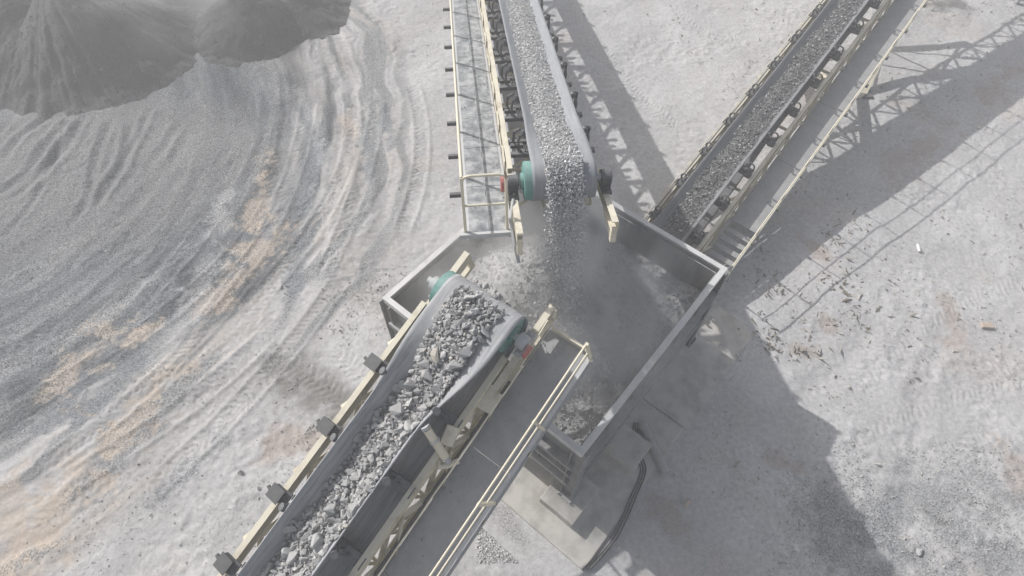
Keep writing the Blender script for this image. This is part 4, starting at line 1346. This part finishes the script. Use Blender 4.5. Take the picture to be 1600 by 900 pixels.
def scatter(name, label, cat, n, region, smed, sig, smax, mt, long=None, seedfn=None, zoff=0.2):
    P = []
    u0, v0, u1_, v1_ = region
    A = [at(u0, v0)[:2], at(u1_, v0)[:2], at(u1_, v1_)[:2], at(u0, v1_)[:2]]
    k = 0
    while len(P) < n and k < 400:
        k += 1
        a, b_ = nr.random(2000), nr.random(2000)
        x = (A[0][0] * (1 - a) + A[1][0] * a) * (1 - b_) + (A[3][0] * (1 - a) + A[2][0] * a) * b_
        y = (A[0][1] * (1 - a) + A[1][1] * a) * (1 - b_) + (A[3][1] * (1 - a) + A[2][1] * a) * b_
        dens = seedfn(x, y) if seedfn else np.ones_like(x)
        ok = nr.random(2000) < dens
        # not on the pad or under the hopper
        q = np.stack([x, y], 1) - HD
        ok &= ~(((q @ u1) > -5.2) & ((q @ u1) < 1.0) & ((q @ v1) > -1.6) & ((q @ v1) < 5.4))
        P += list(np.stack([x, y], 1)[ok])
    P = np.array(P[:n]); S = np.clip(nr.lognormal(math.log(smed), sig, len(P)), 0.01, smax)
    st_ = None
    if long is not None:
        st_ = np.stack([1 + long * nr.random(len(P)), np.full(len(P), 0.7), np.full(len(P), 0.7)], 1)
    z = gz(P[:, 0], P[:, 1])
    V, F = stones(np.stack([P[:, 0], P[:, 1], z + S * zoff], 1), S, CHIPS, st_)
    o = np_mesh(name, V, F, mt)
    return tag(o, label, cat, kind="stuff")


clump = lambda sc, lo, hi, sd: (lambda x, y: sstep(lo, hi, fbm(x * sc, y * sc, 4, sd)))
scatter("stone_litter", "scattered chips of stone and clods on the pale ground right of the hopper", "debris", 5200, (1040, -10, 1640, 920), 0.017, 0.6, 0.11, M['litter'], 1.0, clump(0.8, 0.42, 0.72, 401))
scatter("dry_debris", "dry twigs and leaf litter strewn on the pale ground at right", "debris", 520, (1160, 0, 1640, 600), 0.028, 0.5, 0.10, M['litter'], 2.6, clump(0.55, 0.5, 0.7, 411))
scatter("dry_debris", "dark twigs and clods gathered along the shadow edge right of the hopper", "debris", 330, (1150, 330, 1360, 560), 0.034, 0.45, 0.12, M['debris'], 2.6, clump(0.9, 0.5, 0.7, 471))
scatter("gravel_scatter", "loose gravel strewn over the graded ground on the left", "gravel", 9000, (-40, 60, 640, 920), 0.013, 0.45, 0.05, M['chips'], None, clump(0.5, 0.35, 0.7, 421))
scatter("clod_scatter", "crumbly clods of soil on the ground left of the hopper", "debris", 900, (440, 420, 660, 720), 0.022, 0.5, 0.07, M['clods'], 0.8, clump(1.1, 0.45, 0.65, 431))
scatter("path_grit", "fine grit spilled on the ground between the conveyors", "debris", 1200, (620, -10, 1260, 330), 0.016, 0.45, 0.06, M['litter'], 1.0, clump(0.7, 0.45, 0.7, 441))
scatter("gravel_spill", "small grey gravel spill at the corner of the concrete pad", "gravel", 1500, (745, 780, 850, 880), 0.022, 0.35, 0.05, M['gravel_mid'], None, lambda x, y: np.exp(-((x + 0.02) ** 2 + (y - 2.75) ** 2) / 0.22))
scatter("gravel_spread", "dark gravel spread on the ground in the bottom right corner", "gravel", 7000, (1080, 690, 1700, 960), 0.018, 0.35, 0.05, M['chips'], None, lambda x, y: sstep(0.3, 0.6, fbm(x * 0.7, y * 0.7, 4, 451)) * np.maximum(np.exp(-((x - 6.6) ** 2 + (y - 2.7) ** 2) / 1.3), np.exp(-((x - 9.2) ** 2 + (y - 3.2) ** 2) / 3.0)))

# stones spilled on the walkways
def spill(cv, label, n, x0, x1, y0, y1, z, smed):
    a = nr.random(n) ** 2.2
    P = cv.w(np.stack([x0 + (x1 - x0) * a, y0 + (y1 - y0) * nr.random(n), np.full(n, z)], 1))
    S = np.clip(nr.lognormal(math.log(smed), 0.4, n), 0.006, 0.04)
    V, F = stones(P + np.array([0, 0, 0.3]) * S[:, None], S, CHIPS)
    tag(np_mesh("spilled_stone", V, F, M['gravel_coarse']), label, "gravel", kind="stuff")


spill(c2, "crumbs of stone spilled along the inner edge of the lower walkway", 160, 1.03, 1.7, -5.2, 0.4, -1.03, 0.016)
spill(c1, "grit spilled on the dusty planks of the centre walkway", 220, 0.95, 1.5, -9, 0.55, -0.78, 0.012)
spill(c3, "grit spilled on the right conveyor's steel walkway", 200, 0.98, 1.68, 1.7, 12, -0.80, 0.013)

# ------------------------------------------------------------------ air
def volume_box(name, lo, hi, density, color, noise=None):
    b = MB().box([(a + c_) / 2 for a, c_ in zip(lo, hi)], [c_ - a for a, c_ in zip(lo, hi)])
    mt = bpy.data.materials.new(name + "_air"); mt.use_nodes = True
    nt = mt.node_tree; N = nt.nodes; L = nt.links
    N.remove(N["Principled BSDF"])
    pv = N.new("ShaderNodeVolumePrincipled"); pv.inputs["Color"].default_value = (*color, 1); pv.inputs["Density"].default_value = density
    pv.inputs["Anisotropy"].default_value = 0.2
    L.new(pv.outputs[0], N["Material Output"].inputs["Volume"])
    o = b.build(name, mt)
    return tag(o, kind="stuff"), mt, pv


hz, _, _ = volume_box("haze", (-75, -60, -1.6), (75, 80, 14.6), 0.0085, (0.95, 0.945, 0.94))

# dust hanging over the hopper: an uneven cloud, thicker where the stone lands
def dust(name, c, rad, density, label):
    me = bpy.data.meshes.new(name)
    bm = bmesh.new(); bmesh.ops.create_icosphere(bm, subdivisions=3, radius=1.0); bm.to_mesh(me); bm.free()
    mt = bpy.data.materials.new(name + "_air"); mt.use_nodes = True
    nt = mt.node_tree; N = nt.nodes; L = nt.links
    N.remove(N["Principled BSDF"])
    pv = N.new("ShaderNodeVolumePrincipled"); pv.inputs["Color"].default_value = (0.94, 0.935, 0.93, 1)
    tc = N.new("ShaderNodeTexCoord")
    gr = N.new("ShaderNodeTexGradient"); gr.gradient_type = 'SPHERICAL'
    L.new(tc.outputs["Object"], gr.inputs[0])
    nz = N.new("ShaderNodeTexNoise"); nz.inputs["Scale"].default_value = 2.6; nz.inputs["Detail"].default_value = 4
    L.new(tc.outputs["Object"], nz.inputs["Vector"])
    mr = N.new("ShaderNodeMapRange"); mr.inputs[1].default_value = 0.44; mr.inputs[2].default_value = 0.62; mr.inputs[3].default_value = 0.06
    L.new(nz.outputs[0], mr.inputs[0])
    g2 = N.new("ShaderNodeMapRange"); g2.inputs[1].default_value = 0.0; g2.inputs[2].default_value = 0.55
    g2.interpolation_type = 'SMOOTHSTEP'
    L.new(gr.outputs[1], g2.inputs[0])
    m1 = N.new("ShaderNodeMath"); m1.operation = 'MULTIPLY'; L.new(mr.outputs[0], m1.inputs[0]); L.new(g2.outputs[0], m1.inputs[1])
    m2 = N.new("ShaderNodeMath"); m2.operation = 'MULTIPLY'; L.new(m1.outputs[0], m2.inputs[0]); m2.inputs[1].default_value = density
    L.new(m2.outputs[0], pv.inputs["Density"])
    L.new(pv.outputs[0], N["Material Output"].inputs["Volume"])
    me.materials.append(mt)
    o = bpy.data.objects.new(name, me); COL.objects.link(o)
    o.location = c; o.scale = rad
    return tag(o, label, "dust", kind="stuff")


dust("dust_cloud", (0.75, 6.85, 2.55), (3.4, 3.6, 2.3), 1.35, "pale dust hanging in and over the hopper")
dust("dust_plume", (0.95, 6.9, 3.9), (1.1, 1.3, 3.0), 0.8, "thin dust curling off the falling gravel")
dust("dust_veil", (-12.6, 20.0, 2.2), (5.0, 3.6, 3.2), 0.22, "thin dust drifting over the dark stockpile")
